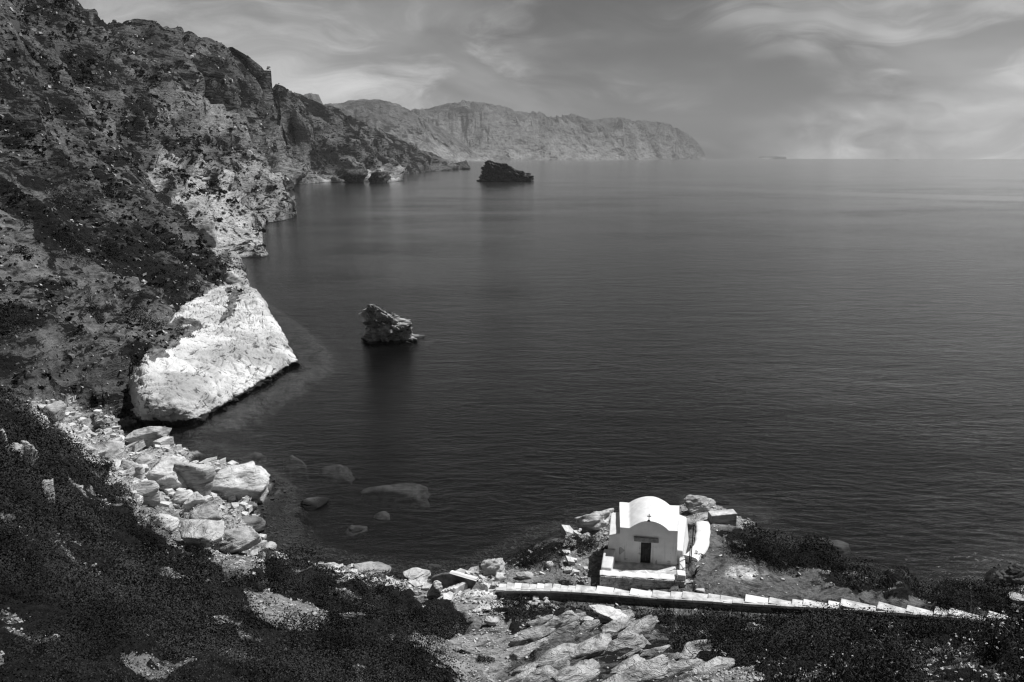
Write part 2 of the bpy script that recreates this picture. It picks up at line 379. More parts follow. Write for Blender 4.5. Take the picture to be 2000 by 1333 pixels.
# what grows and lies where: (outline in the survey photograph, rock albedo, scrub cover 0..1)
ZONES = [
 ([(-400,-300),(2400,-300),(2400,1500),(-400,1500)], 0.135, 0.46),
 ([(60,-50),(300,30),(480,110),(600,190),(910,330),(640,350),(560,300),(420,250),(330,190),(200,110)], 0.16, 0.48),
 ([(330,190),(430,165),(500,210),(620,345),(520,350),(400,260),(310,210)], 0.21, 0.30),
 ([(460,180),(540,200),(600,330),(560,340),(500,280)], 0.26, 0.34),
 ([(500,352),(640,345),(780,346),(800,362),(500,372)], 0.36, 0.0),
 ([(430,300),(520,350),(575,425),(505,445),(470,380),(420,330)], 0.28, 0.32),
 ([(260,300),(340,300),(420,360),(490,410),(525,492),(470,520),(390,490),(370,430),(300,370)], 0.40, 0.30),
 ([(150,215),(230,225),(300,260),(330,300),(240,290),(160,245)], 0.20, 0.50),
 ([(0,360),(120,420),(300,470),(400,530),(330,570),(160,520),(0,450)], 0.11, 0.60),
 ([(0,420),(60,450),(120,560),(0,600)], 0.16, 0.25),
 ([(150,540),(330,560),(330,640),(180,740),(60,690)], 0.15, 0.30),
 ([(50,690),(260,700),(290,790),(200,850),(60,800)], 0.10, 0.22),
 ([(300,470),(430,520),(480,540),(440,560),(340,520)], 0.13, 0.62),
 ([(270,870),(270,720),(300,680),(345,610),(400,572),(440,555),(505,540),(640,555),(760,700),(640,735),(480,840),(300,850)], 0.66, 0.0),
 ([(330,625),(400,640),(365,655),(300,705),(285,690)], 0.12, 0.25),
 ([(444,530),(474,530),(480,556),(446,558)], 0.36, 0.1),
 ([(448,562),(470,575),(450,625),(425,635),(440,600)], 0.18, 0.35),
 ([(50,780),(170,790),(300,850),(560,880),(600,1085),(520,1105),(470,1090),(340,1070),(250,990),(180,930),(60,850)], 0.32, 0.0),
 ([(240,985),(330,990),(480,1070),(520,1110),(440,1120),(330,1060)], 0.19, 0.08),
 ([(-200,740),(20,770),(60,835),(130,890),(210,950),(260,1010),(345,1075),(480,1140),(520,1095),(600,1085),(700,1140),(780,1150),(930,1215),(900,1245),(780,1255),(860,1300),(920,1333),(920,1500),(-400,1500)], 0.12, 1.3),
 ([(470,1150),(540,1155),(640,1185),(640,1225),(600,1250),(530,1225),(480,1190)], 0.22, 0.0),
 ([(600,1100),(760,1105),(850,1120),(870,1165),(860,1185),(780,1150),(700,1138)], 0.22, 0.0),
 ([(845,1125),(930,1120),(980,1145),(1000,1165),(960,1185),(860,1175)], 0.60, 0.0),
 ([(860,1170),(1000,1165),(1080,1185),(1060,1230),(1010,1290),(960,1333),(900,1400),(880,1300),(790,1260),(800,1240),(920,1245),(935,1215)], 0.26, 0.05),
 ([(960,1110),(1080,1110),(1170,1110),(1170,1140),(970,1140)], 0.20, 0.1),
 ([(1110,1030),(1200,1030),(1200,1120),(1100,1110)], 0.25, 0.2),
 ([(1330,960),(1480,960),(1560,1040),(1440,1040),(1380,1020),(1330,1030)], 0.30, 0.12),
 ([(1150,1110),(1400,1020),(1440,1030),(1420,1060),(1480,1110),(1590,1125),(1690,1150),(1960,1205),(1500,1175),(1200,1150)], 0.125, 0.12),
 ([(1412,1112),(1440,1103),(1490,1110),(1494,1122),(1450,1132),(1415,1126)], 0.55, 0.0),
 ([(1400,1040),(1560,1010),(1610,1060),(1600,1110),(1500,1095),(1420,1070)], 0.08, 1.2),
 ([(1580,1085),(1700,1090),(1980,1150),(2100,1200),(1960,1205),(1700,1155),(1590,1125)], 0.08, 1.2),
 ([(1930,1090),(2200,1060),(2200,1190),(1990,1170)], 0.35, 0.05),
 ([(975,1165),(1100,1172),(1500,1195),(2100,1225),(2300,1250),(2300,1500),(1450,1500),(1370,1300),(1290,1230),(1180,1190),(1080,1205),(1000,1240)], 0.12, 1.3),
 ([(1330,1310),(1480,1300),(1500,1333),(1500,1500),(1300,1500)], 0.25, 0.35),
 ([(1800,1300),(1900,1290),(2000,1333),(2000,1400),(1760,1400)], 0.2, 0.5),
]
V0 = np.stack([XX, YY, ZZ], 2).reshape(-1, 3).astype(np.float64)
Yv = V0[:, 1].astype(np.float32)
dpx, dpy = Q(V0[:, 0], V0[:, 1], V0[:, 2])
wob = np.stack([V0[:, 0], V0[:, 1], V0[:, 2]], 1)/Yv[:, None]*60
big_w = np.clip((Yv - 150)/150, 0, 1)
dpx = dpx + (16 + 26*big_w)*fbm(wob, 4); dpy = dpy + (9 + 18*big_w)*fbm(wob + 40, 4)
alb = np.zeros(len(V0), np.float32); scr = np.zeros(len(V0), np.float32)
slab = np.zeros(len(V0), bool); rough_z = np.zeros(len(V0), bool)
for k, (poly, a, s) in enumerate(ZONES):
    m = inpoly(dpx, dpy, poly); alb[m] = a; scr[m] = s
    if k == 13: slab = m & (V0[:, 1] > 84) & (V0[:, 1] < 178)
    elif k > 13: slab &= ~m
    if k in (10, 11, 17): rough_z |= m
# blur the boundaries a little along the grid
for arr in (alb, scr):
    g = arr.reshape(NY, NU)
    for _ in range(2):
        g[1:-1, 1:-1] = 0.4*g[1:-1, 1:-1] + 0.15*(g[:-2, 1:-1] + g[2:, 1:-1] + g[1:-1, :-2] + g[1:-1, 2:])
# bare pockets of pale soil inside the near scrub
gap = fbm(np.stack([V0[:, 0]*0.40, V0[:, 1]*0.40, 0*V0[:, 0] + 2.7], 1).astype(np.float32), 4)
pk = (scr > 0.9) & (Yv < 60) & (gap < -0.42); scr[pk] = 0.30; alb[pk] = 0.16
# relief: broken rock where bare, soft earth under scrub; wavelengths follow what the eye resolves there
land = V0[:, 2] > -6
idx_l = np.where(land)[0]
p = V0[idx_l].astype(np.float32); yl = Yv[idx_l]
rk = np.clip(1.15 - 1.1*np.clip(scr[idx_l], 0, 1), 0.10, 1.0)
flat = ((p[:, 1] < 56) & (p[:, 0] > -8) & (p[:, 1] > 30) & (scr[idx_l] < 0.2)) | ((p[:, 1] < 62) & (alb[idx_l] < 0.23) & (scr[idx_l] < 0.2))
rk[flat] *= 0.18; rk *= 1 + 0.9*np.clip((yl - 200)/300, 0, 1); rk[rough_z[idx_l]] *= 2.3
sl_ = slab[idx_l]; rk[sl_] *= 0.15
g3 = np.zeros((NY, NU, 3)); Vg = V0.reshape(NY, NU, 3)
gu = np.gradient(Vg, axis=1); gl = np.gradient(Vg, axis=0)
nrm = np.cross(gu, gl); nrm /= np.linalg.norm(nrm, axis=2)[:, :, None]
nl = nrm.reshape(-1, 3)[idx_l].astype(np.float32)
disp = np.zeros(len(p), np.float32)
ca, sa = math.cos(0.6), math.sin(0.6)
strata = np.stack([p[:, 0]*ca + p[:, 2]*sa, p[:, 1]*0.75, (-p[:, 0]*sa + p[:, 2]*ca)*2.3], 1)    # bedding dips to the sea
for k in range(11):
    lam = 0.35*2.0**k
    r = lam/yl
    wgt = np.clip((r - 0.006)/0.008, 0, 1)*np.clip((0.20 - r)/0.09, 0, 1)
    sel = wgt > 0.01
    if not sel.any(): continue
    q = strata[sel]/lam + 9.1*k
    nn = 0.55*(0.60 - 2.2*np.abs(perlin(q))) + 0.6*perlin(q*1.3 + 31)
    disp[sel] += wgt[sel]*nn*lam*0.105*rk[sel]
# ledges and gullies on the big far cliffs
far = (yl > 230)
q = np.stack([p[:, 0]/70, p[:, 1]/70, p[:, 2]/260], 1)[far]
disp[far] += -16.0*np.clip(np.abs(fbm(q, 4)) , 0, 1)*np.clip((yl[far]-230)/400, 0, 1)*np.clip(p[far, 2]/25, 0, 1) + 4.0*np.clip((yl[far]-230)/400, 0, 1)
for lam in (7.0, 15.0, 33.0):              # crags standing out of the big slopes
    s_ = (yl > 90) & (lam/yl > 0.010) & (lam/yl < 0.10)
    qq = strata[s_]/lam*np.array((1, 1, .5), np.float32) + 3.7*lam
    disp[s_] += lam*0.30*np.clip(perlin(qq) - 0.12, 0, 1)*np.clip((yl[s_] - 90)/120, 0, 1)*np.clip(p[s_, 2]/8, 0, 1)
# ribs and gullies running down to the sea
s_ = (yl > 95) & (p[:, 2] > 1)
for wl2, am in ((11.0, 0.11), (26.0, 0.17), (60.0, 0.20), (120.0, 0.15)):
    g_ok = s_ & (wl2/yl > 0.012) & (wl2/yl < 0.22)
    qq = np.stack([(p[g_ok, 1] + 0.35*p[g_ok, 0])/wl2, p[g_ok, 0]/(wl2*3.6), np.full(g_ok.sum(), wl2)], 1)
    disp[g_ok] += wl2*am*(0.5 - 2.0*np.abs(perlin(qq + 0.25*perlin(qq*2)[:, None])))*np.clip(p[g_ok, 2]/10, 0, 1)*np.where(alb[idx_l][g_ok] > .38, .5, 1)
# scrub grows in mounds
sw = np.clip(scr, 0, 1).reshape(NY, NU).copy()
for _ in range(14): sw[1:-1, 1:-1] = (sw[:-2, 1:-1] + sw[2:, 1:-1] + sw[1:-1, :-2] + sw[1:-1, 2:])/4
sw = sw.ravel()[idx_l]; sw = np.clip((sw - 0.35)/0.6, 0, 1); sc_ = (sw > 0) & (yl < 80)
q = np.stack([p[:, 0]*0.22, p[:, 1]*0.22, np.full(len(p), 3.3)], 1)[sc_]; q2 = np.stack([p[:, 0]*0.7, p[:, 1]*0.7, np.full(len(p), 8.8)], 1)[sc_]
disp[sc_] += sw[sc_]*(0.75*fbm(q, 3, 0.5) + 0.42*fbm(q2, 3, 0.55))
disp[sl_] = -1.3 - 2.2*(dpx[idx_l][sl_] > 505)
edge = np.clip((p[:, 2] + 1.0)/2.5, 0.10, 1)
V = V0.copy(); V[idx_l] += nl*(disp*edge)[:, None]
# hold the crest to the survey again now that the relief is on it
fv2 = np.where((V[:, 1] > 350) & (V[:, 2] > 0))[0]
for _ in range(2):
    cb = np.clip(np.rint((V[fv2, 0]/V[fv2, 1] - U0)/(U1 - U0)*(NU - 1)).astype(int), 0, NU - 1)
    okv = V[fv2, 1] > ty[cb]*0.70
    tm2 = np.full(NU, -9.0); np.maximum.at(tm2, cb[okv], (V[fv2[okv], 2] - H)/V[fv2[okv], 1])
    k2 = (H + tt_*ty)/np.maximum(H + tm2*ty, 5); k2[(us < sku[0]) | (us > sku[-1])] = 1.0
    k2 = np.clip(k2, 0.5, 1.3); k2 = np.convolve(np.pad(k2, 9, 'edge'), np.hanning(21)[1:-1]/np.hanning(21).sum(), 'valid')
    bl2 = np.clip((V[fv2, 1]/ty[cb] - 0.60)/0.35, 0, 1); V[fv2, 2] *= 1 + (k2[cb] - 1)*bl2*bl2*(3 - 2*bl2)
# ground cut and levelled for the chapel, its forecourt, the stairway and the landing
CO = P(1260, 1100, z=4.5); _a, _b = P(1200, 1100, z=4.5), P(1323, 1108, z=4.5)
crz = math.atan2(_b[1] - _a[1], _b[0] - _a[0])
dx_, dy_ = V[:, 0] - CO[0], V[:, 1] - CO[1]
cx_ = dx_*math.cos(crz) + dy_*math.sin(crz); cy2 = -dx_*math.sin(crz) + dy_*math.cos(crz)
m = (cx_ > -2.6) & (cx_ < 2.9) & (cy2 > -1.6) & (cy2 < 4.2); V[m, 2] = np.minimum(V[m, 2], 4.35)
m = (cx_ > -3.6) & (cx_ < 2.9) & (cy2 > -3.2) & (cy2 <= -1.4); V[m, 2] = np.minimum(V[m, 2], 4.5 - 0.85 + 0.62*np.clip((cx_[m] + 2.9)/5.3, 0, 1.2))
m = (cx_ > -3.8) & (cx_ <= -2.4) & (cy2 > -3.2) & (cy2 < 3); V[m, 2] = np.minimum(V[m, 2], 3.75)
ST_LOW = [(968, 1155), (1080, 1156.5), (1180, 1163), (1280, 1171), (1480, 1183.5), (1690, 1195), (1830, 1206), (1960, 1219), (2100, 1236)]
ST_ZX = [968, 1110, 1180, 1480, 1700, 1960, 2100]; ST_ZV = [3.95, 4.2, 4.3, 5.15, 6.2, 7.6, 8.3]
sx_ = np.linspace(960, 2100, 120)
srim = np.array([P(x, float(np.interp(x, [a for a, _ in ST_LOW], [b for _, b in ST_LOW])), z=float(np.interp(x, ST_ZX, ST_ZV))) for x in sx_])
near_v = np.where((V[:, 1] > 28) & (V[:, 1] < 50) & (V[:, 0] > -3) & (V[:, 0] < 28))[0]
dd_ = ((V[near_v][:, None, :2] - srim[None, :, :2])**2).sum(2); kk = dd_.argmin(1); dist = np.sqrt(dd_[np.arange(len(kk)), kk])
tg_ = np.gradient(srim[:, :2], axis=0); tg_ /= np.linalg.norm(tg_, axis=1)[:, None]
side = tg_[kk, 0]*(V[near_v, 1] - srim[kk, 1]) - tg_[kk, 1]*(V[near_v, 0] - srim[kk, 0])      # + = uphill side with the steps
zr = srim[kk, 2]; end = (kk > 0) & (kk < 119)
drop = np.interp(srim[kk, 0], [-1, 8, 14, 20, 24], [0.46, 0.38, 0.32, 0.30, 0.24])
lim = np.where(side > 0, np.where(dist < 1.0, zr - 0.35, zr - 0.02 + (dist - 1.0)*0.6), zr - drop + np.clip(dist - 0.3, 0, 9)*0.10)
use = end & (dist < np.where(side > 0, 2.6, 3.4))
V[near_v, 2] = np.where(use, np.minimum(V[near_v, 2], lim), V[near_v, 2])
dn = end & (side <= 0) & (dist < 1.5); V[near_v, 2] = np.where(dn, np.maximum(V[near_v, 2], lim - 0.04 - np.clip(dist - 0.3, 0, 9)*0.9), V[near_v, 2])
cl_m = end & (side > -1.25) & (dist < 1.15); scr[near_v[cl_m]] = 0.0
LP = [(846, 1172, 2.5), (915, 1166, 3.1), (960, 1176, 3.3), (978, 1156, 3.5), (955, 1138, 3.5), (932, 1130, 3.5), (880, 1116, 3.0), (842, 1128, 2.0)]
lw = np.array([P(a, b, z=z) for a, b, z in LP]); mp = inpoly(V[:, 0], V[:, 1], [tuple(q[:2]) for q in lw])
Al = np.c_[lw[:, :2], np.ones(len(lw))]; pl_ = np.linalg.lstsq(Al, lw[:, 2], rcond=None)[0]
V[mp, 2] = np.minimum(V[mp, 2], V[mp, 0]*pl_[0] + V[mp, 1]*pl_[1] + pl_[2])
idx = np.arange(NU*NY).reshape(NY, NU)
FQ = np.stack([idx[:-1, :-1], idx[:-1, 1:], idx[1:, 1:], idx[1:, :-1]], 2).reshape(-1, 4)
FQ = FQ[V[FQ][:, :, 2].max(1) > -9.5]
fy = V[FQ[:, 0], 1]; fs = slab[FQ].sum(1) >= 2
def gridfaces_(a, b):
    i = np.arange(a*b).reshape(a, b)
    return np.stack([i[:-1, :-1], i[1:, :-1], i[1:, 1:], i[:-1, 1:]], 2).reshape(-1, 4)
def piece(name, m, mat):
    f = FQ[m]; u, inv = np.unique(f, return_inverse=True)
    return mesh(name, V[u], inv.reshape(f.shape), MATS[mat], None, True, {'albedo': alb[u], 'scrub': scr[u]})
tag(piece('ground', (fy < 75), 'near_ground'), kind='structure')
tag(piece('hillside', (fy >= 75) & (fy < 560), 'hill_ground'), kind='structure')
tag(piece('headland_hill', (fy >= 560), 'far_ground'), kind='structure')
def rise(*cols):
    out = []
    for cc in cols: out.append([np.array(q[2]) if len(q) == 3 and isinstance(q[2], tuple) else P(q[0], q[1], z=q[2]) for q in cc])
    return np.array(out)
SLC = [[(262, 832, -1.5), (256, 815, -0.5), (250, 795, .3), (246, 775, .8), (244, 760, 1.5), (250, 745, 2.0)],
       [(287, 836, -1.5), (284, 822, 0.6), (276, 785, 3.0), (274, 745, 4.4), (282, 705, 5.2), (292, 680, 4.6)],
       [(335, 842, -1.5), (332, 824, 0.6), (326, 785, 3.0), (318, 735, 4.6), (312, 680, 5.5), (322, 640, 5.2)],
       [(388, 838, -1.5), (385, 818, 0.6), (380, 775, 2.6), (372, 715, 4.2), (352, 650, 5.4), (346, 612, 5.2)],
       [(442, 807, -1.5), (438, 787, 0.6), (432, 745, 2.2), (420, 690, 3.7), (400, 622, 4.9), (385, 580, 4.6)],
       [(494, 776, -1.5), (490, 757, 0.6), (483, 722, 1.9), (470, 675, 3.2), (450, 610, 4.3), (428, 562, 4.2)],
       [(540, 750, -1.5), (536, 731, 0.6), (527, 704, 1.7), (510, 660, 2.8), (490, 606, 3.7), (468, 562, 3.8)],
       [(577, 724, -1.5), (571, 708, 0.7), (561, 688, 1.6), (541, 648, 2.4), (520, 608, 3.1), (497, 568, 3.3)]]
sl0 = rise(*SLC)
last = sl0[-1] + np.array((1.6, 3.2, 0)); last[:, 2] = -2.0; last[0, :2] += (1.0, -1.0)
topr = sl0[:, -1] + np.array((-2.0, 5.0, 0)); topr[:, 2] -= 2.5
sl0 = np.concatenate([sl0, last[None]], 0)
topr = np.concatenate([topr, (last[-1] + (0, 4, 0))[None]], 0); sl0 = np.concatenate([sl0, topr[:, None]], 1)
ns_, nt_ = 300, 230
g_ = np.stack([up(up(sl0[:, :, k], ns_).T, nt_).T for k in range(3)], 2)
sn = np.cross(np.gradient(g_, axis=0), np.gradient(g_, axis=1)); sn /= np.linalg.norm(sn, axis=2)[:, :, None] + 1e-9
pv_ = g_.reshape(-1, 3); sn = sn.reshape(-1, 3); sn *= np.sign(sn[:, 2:3] + 1e-6)
q = pv_.astype(np.float32)
along = q[:, 0]*0.86 + q[:, 1]*0.50; cross = -q[:, 0]*0.50 + q[:, 1]*0.86          # joints run down the dip
qa = np.stack([along*0.16, cross*0.9, np.full(len(q), 2.2)], 1); qb = np.stack([along*0.7, cross*0.22, np.full(len(q), 6.1)], 1)
crk = np.abs(perlin(qa*0.8 + 0.35*np.stack([fbm(q*0.4, 3)]*3, 1))); crk2 = np.abs(perlin(qb*0.8 + 3))
dsp = 0.55*fbm(q*0.11 + 2, 3) + 0.22*fbm(np.stack([q[:, 0], q[:, 1], q[:, 2]*2], 1)*0.5, 5, .6) - 0.60*np.clip(1 - crk/0.08, 0, 1)*np.clip(fbm(q*0.18 + 9, 2)*3 + .3, 0, 1) - 0.75*np.clip(1 - crk2/0.06, 0, 1)*np.clip(fbm(q*0.12 + 30, 2)*4, 0, 1)
st_ = cross*0.42 + 0.5*fbm(q*0.15 + 5, 3); dsp += 0.30*np.clip((st_ - np.floor(st_))/0.9, 0, 1) - 0.15
pv_ = pv_ + sn*dsp[:, None]
spx, spy = Q(pv_[:, 0], pv_[:, 1], pv_[:, 2])
spx = spx + 14*fbm(q*0.25, 4); spy = spy + 9*fbm(q*0.25 + 40, 4)
soil = (inpoly(spx, spy, [(322,628),(405,640),(372,656),(305,706),(280,690)]) | inpoly(spx, spy, [(452,560),(472,570),(452,625),(428,640),(438,600)])).astype(np.float32)
tag(mesh('rock_slab', pv_, gridfaces_(ns_, nt_), MATS['slab_rock'], None, True, {'soil': soil}), 'broad smooth white rock slab dipping from the dark hillside into the sea', 'rock slab')

def surf(x, y):
    """height of the finished terrain (nearest grid vertex, bilinear)"""
    a = (np.asarray(x)/np.asarray(y) - U0)/(U1 - U0)*(NU - 1); b = (np.log(y) - L0)/(L1 - L0)*(NY - 1)
    i = np.clip(np.asarray(a).astype(int), 0, NU - 2); j = np.clip(np.asarray(b).astype(int), 0, NY - 2)
    fa = a - i; fb = b - j; Zg = V[:, 2].reshape(NY, NU)
    return (Zg[j, i]*(1-fa) + Zg[j, i+1]*fa)*(1-fb) + (Zg[j+1, i]*(1-fa) + Zg[j+1, i+1]*fa)*fb
def hit(px, py):
    """where the line of sight of a photograph pixel meets the finished terrain"""
    Y = np.exp(np.linspace(math.log(9), math.log(2500), 6000))
    a = P(px, py, Y=1.0); b = P(px, py, Y=2.0); d = b - a
    X = a[0] + d[0]*(Y - 1); Z = a[2] + d[2]*(Y - 1)
    ok = np.abs(X/Y) < 0.85
    under = (Z < surf(np.where(ok, X, 0), Y)) & ok
    k = int(np.argmax(under)) if under.any() else 0
    return np.array((X[k], Y[k], Z[k]))

# ---------------------------------------------------------------- sea, sea bed, air
def water():
    m, t = newmat('sea_water')
    pos = t.n('ShaderNodeNewGeometry').outputs['Position']
    rot = (0, 0, 0.42)
    chop = t.noise(t.scale(pos, (0.62, 1.5, 1), rot), 0.95, 6, 0.66, 0.6)
    swell = t.noise(t.scale(pos, (0.13, 0.36, 1), (0, 0, -0.22)), 0.8, 5, 0.6, 0.5)
    patch = t.noise(t.scale(pos, (1.0, 2.2, 1)), 0.012, 5, 0.6, 0.4)
    # smooth slicks far out: long streaks, and one broad band curving across
    s = t.n('ShaderNodeSeparateXYZ', {0: pos})
    x, y = s.outputs[0], s.outputs[1]
    streak = t.noise(t.scale(pos, (0.00055, 0.0042, 1), (0, 0, -0.02)), 1.0, 6, 0.6, 0.5)
    slick = t.m('MULTIPLY', t.ramp(streak, 0.50, 0.60), t.ramp(y, 500, 1200))
    wobble = t.m('MULTIPLY', t.m('SUBTRACT', t.noise(t.scale(pos, (0.004, 0.004, 1)), 1.0, 3), 0.5), 120)
    curve = t.m('ADD', t.m('ADD', 495, t.m('MULTIPLY', t.m('POWER', t.m('MAXIMUM', t.m('SUBTRACT', 620, x), 0.0), 1.7), 0.0095)), 0.0)
    dband = t.m('ABSOLUTE', t.m('SUBTRACT', t.m('ADD', y, wobble), curve))
    band = t.ramp(t.m('DIVIDE', dband, t.m('ADD', 26.0, t.m('MULTIPLY', y, 0.055))), 1.0, 0.6)
    band = t.m('MULTIPLY', band, t.m('MULTIPLY', t.ramp(x, 60, 240), t.ramp(x, 1100, 700)))
    calm = t.m('MAXIMUM', slick, band)
    h = t.m('ADD', t.m('MULTIPLY', chop, 0.30), t.m('MULTIPLY', swell, 0.55))
    st = t.m('MULTIPLY', t.m('SUBTRACT', 1.0, t.m('MULTIPLY', calm, 0.97)), t.m('MULTIPLY', t.ramp(patch, 0.3, 0.7, 0.40, 1.0), t.ramp(t.noise(t.scale(pos, (1.0, 2.6, 1), (0, 0, 0.15)), 0.004, 4, 0.6, 0.6), 0.35, 0.65, 0.55, 1.15)))
    st = t.m('MULTIPLY', st, t.ramp(y, 150, 1300, 1.0, 0.38))
    nrm = t.n('ShaderNodeBump', {'Height': h, 'Strength': st, 'Distance': 0.62}).outputs[0]
    fr = t.n('ShaderNodeFresnel', {'IOR': 1.33, 'Normal': nrm}).outputs[0]
    fr = t.m('MINIMUM', fr, 0.95)
    gl = t.n('ShaderNodeBsdfGlossy', {'Color': (1, 1, 1, 1), 'Roughness': 0.12, 'Normal': nrm})
    tr = t.n('ShaderNodeBsdfTransparent', {'Color': (0.8, 0.8, 0.8, 1)})
    df = t.n('ShaderNodeBsdfDiffuse', {'Color': (0.003, 0.003, 0.003, 1)})
    under = t.n('ShaderNodeAddShader', {0: tr, 1: df})
    sh = t.n('ShaderNodeMixShader', {0: fr, 1: under, 2: gl})
    ab = t.n('ShaderNodeVolumeAbsorption', {'Color': (0, 0, 0, 1), 'Density': 0.17})
    t.n('ShaderNodeOutputMaterial', {0: sh, 1: ab}); return m
water()
R = 15000
ring = [0, 40, 120, 300, 800, 2500, 7000, R]
sv = [(0, 60, 0)]; sf3 = []; sf4 = []
NA = 64
for r in ring[1:]:
    for k in range(NA):
        a = 2*math.pi*k/NA; sv.append((r*math.cos(a), 60 + r*math.sin(a), 0))
for k in range(NA):
    sf3.append((0, 1 + k, 1 + (k+1) % NA))
    for j in range(len(ring) - 2):
        b = 1 + j*NA; sf4.append((b + k, b + NA + k, b + NA + (k+1) % NA, b + (k+1) % NA))
tag(mesh('sea', sv, [np.array(sf3), np.array(sf4)], MATS['sea_water']), kind='structure')
plain('sand_bed', 0.05, 0.10, 0.2)
tag(mesh('seabed', [(-R, -200, -9), (R, -200, -9), (R, R+100, -9), (-R, R+100, -9)], np.array([[0, 1, 2, 3]]), MATS['sand_bed']), kind='structure')

hm, t = newmat('haze_air')
pvn = t.n('ShaderNodeVolumePrincipled', {'Color': (0.68, 0.68, 0.68, 1), 'Density': 6.6e-5, 'Anisotropy': 0.0})
out = t.n('ShaderNodeOutputMaterial'); t.t.links.new(pvn.outputs[0], out.inputs['Volume'])
HB = (-R - 200, R + 200, -300, R + 300, -10.0, 720.0)
hv = [(x, y, z) for x in HB[:2] for y in HB[2:4] for z in HB[4:]]
tag(mesh('haze', hv, np.array([[0, 1, 3, 2], [4, 6, 7, 5], [0, 4, 5, 1], [2, 3, 7, 6], [0, 2, 6, 4], [1, 5, 7, 3]]), hm), kind='stuff')

# ---------------------------------------------------------------- far mountains
def far_range(name, crest, base, seed, steep, ns=420, nr=110):
    """a mountain wall: crest (px,py,Y) and foot (px,Y), cliffs and gullies between, a back slope behind"""
    cr = np.array([P(a, b, Y=d) for a, b, d in crest]); s0 = np.linspace(0, 1, len(cr)); s = np.linspace(0, 1, ns)
    cr = np.stack([np.interp(s, s0, cr[:, k]) for k in range(3)], 1)
    ft = np.array([P(a, 666.5 - F*math.tan(PITCH) + 1, Y=d) for a, d in base]); b0 = np.linspace(0, 1, len(ft))
    ft = np.stack([np.interp(s, b0, ft[:, k]) for k in range(3)], 1)
    r = np.concatenate([np.linspace(0, 1, nr - 14), 1 + np.linspace(0.06, 1.0, 14)])
    X = np.empty((ns, nr, 3))
    for j, rr in enumerate(r):
        X[:, j, :2] = ft[:, :2] + (cr[:, :2] - ft[:, :2])*rr
        if rr <= 1: f = steep*min(1, rr/0.30) + (1 - steep)*rr**1.1
        else: f = 1 - 0.75*(rr - 1)**1.2
        X[:, j, 2] = cr[:, 2]*f
    v = X.reshape(-1, 3); ss = np.repeat(s, nr); rrr = np.tile(r, ns)
    wl = np.linalg.norm(cr[-1, :2] - cr[0, :2])
    q = np.stack([ss*wl/520, rrr*0.9, np.full(len(ss), seed)], 1)
    env = np.clip(rrr*3.0, 0, 1)*np.clip((1.0 - rrr)*2.2, 0.05, 1)
    g = -np.abs(fbm(q, 5, 0.55))*1.0 + 0.45
    q2 = np.stack([ss*wl/170, rrr*4.0, np.full(len(ss), seed + 5)], 1)
    g2 = fbm(q2, 5, 0.6)
    v[:, 2] += v[:, 2]*(0.75*g*env + 0.12*g2*np.clip(rrr*4, 0, 1)*np.clip(0.15 + (1 - rrr), 0.1, 1))
    d = (cr[:, :2] - ft[:, :2]); d = np.repeat(d, nr, 0)
    v[:, :2] += d*((0.26*g*env + 0.08*g2*env)[:, None])
    v[:, 2] = np.where(rrr == 0, -2, v[:, 2])
    id2 = np.arange(ns*nr).reshape(ns, nr)
    f = np.stack([id2[:-1, :-1], id2[1:, :-1], id2[1:, 1:], id2[:-1, 1:]], 2).reshape(-1, 4)
    av = np.clip(0.11 + 0.20*np.clip(0.45 - rrr, 0, 1)*2 + 0.05*g2, 0.05, 0.4)
    return tag(mesh(name, v, f, MATS['mountain_ground'], None, True, {'albedo': av, 'scrub': np.full(len(v), 0.22)}), kind='structure')
far_range('mountain', [(540,200,5600),(585,186,5800),(606,184,5800),(622,188,5800),(632,204,5800),(650,205,5900),(680,196,6000),(712,195,6100),(745,196,6200),(772,205,6300),(800,226,6400),(850,246,6600),(905,280,6800),(930,306,6900)],
          [(560,4600),(700,4700),(850,5300),(950,6500)], 3.3, 0.35)
far_range('mountain_cape', [(760,240,8200),(792,222,8300),(830,213,8400),(880,203,8600),(930,199,8800),(960,204,9000),(1000,219,9200),(1030,220,9300),(1045,223,9350),(1062,233,9400),(1085,230,9500),(1102,228,9600),(1150,234,9800),(1190,231,10000),(1230,236,10200),(1262,239,10400),(1300,244,10600),(1322,253,10700),(1345,263,10800),(1362,278,10850),(1372,292,10900),(1378,306,10900)],
          [(780,7200),(950,7300),(1150,8500),(1300,9700),(1378,10600)], 8.1, 0.5, 620, 120)
far_range('island', [(1482,307,13000),(1490,306.4,13000),(1505,306.0,13000),(1520,306.2,13000),(1530,306.5,13000),(1536,307,13000)], [(1482,12700),(1536,12700)], 1.7, 0.5, 40, 30)
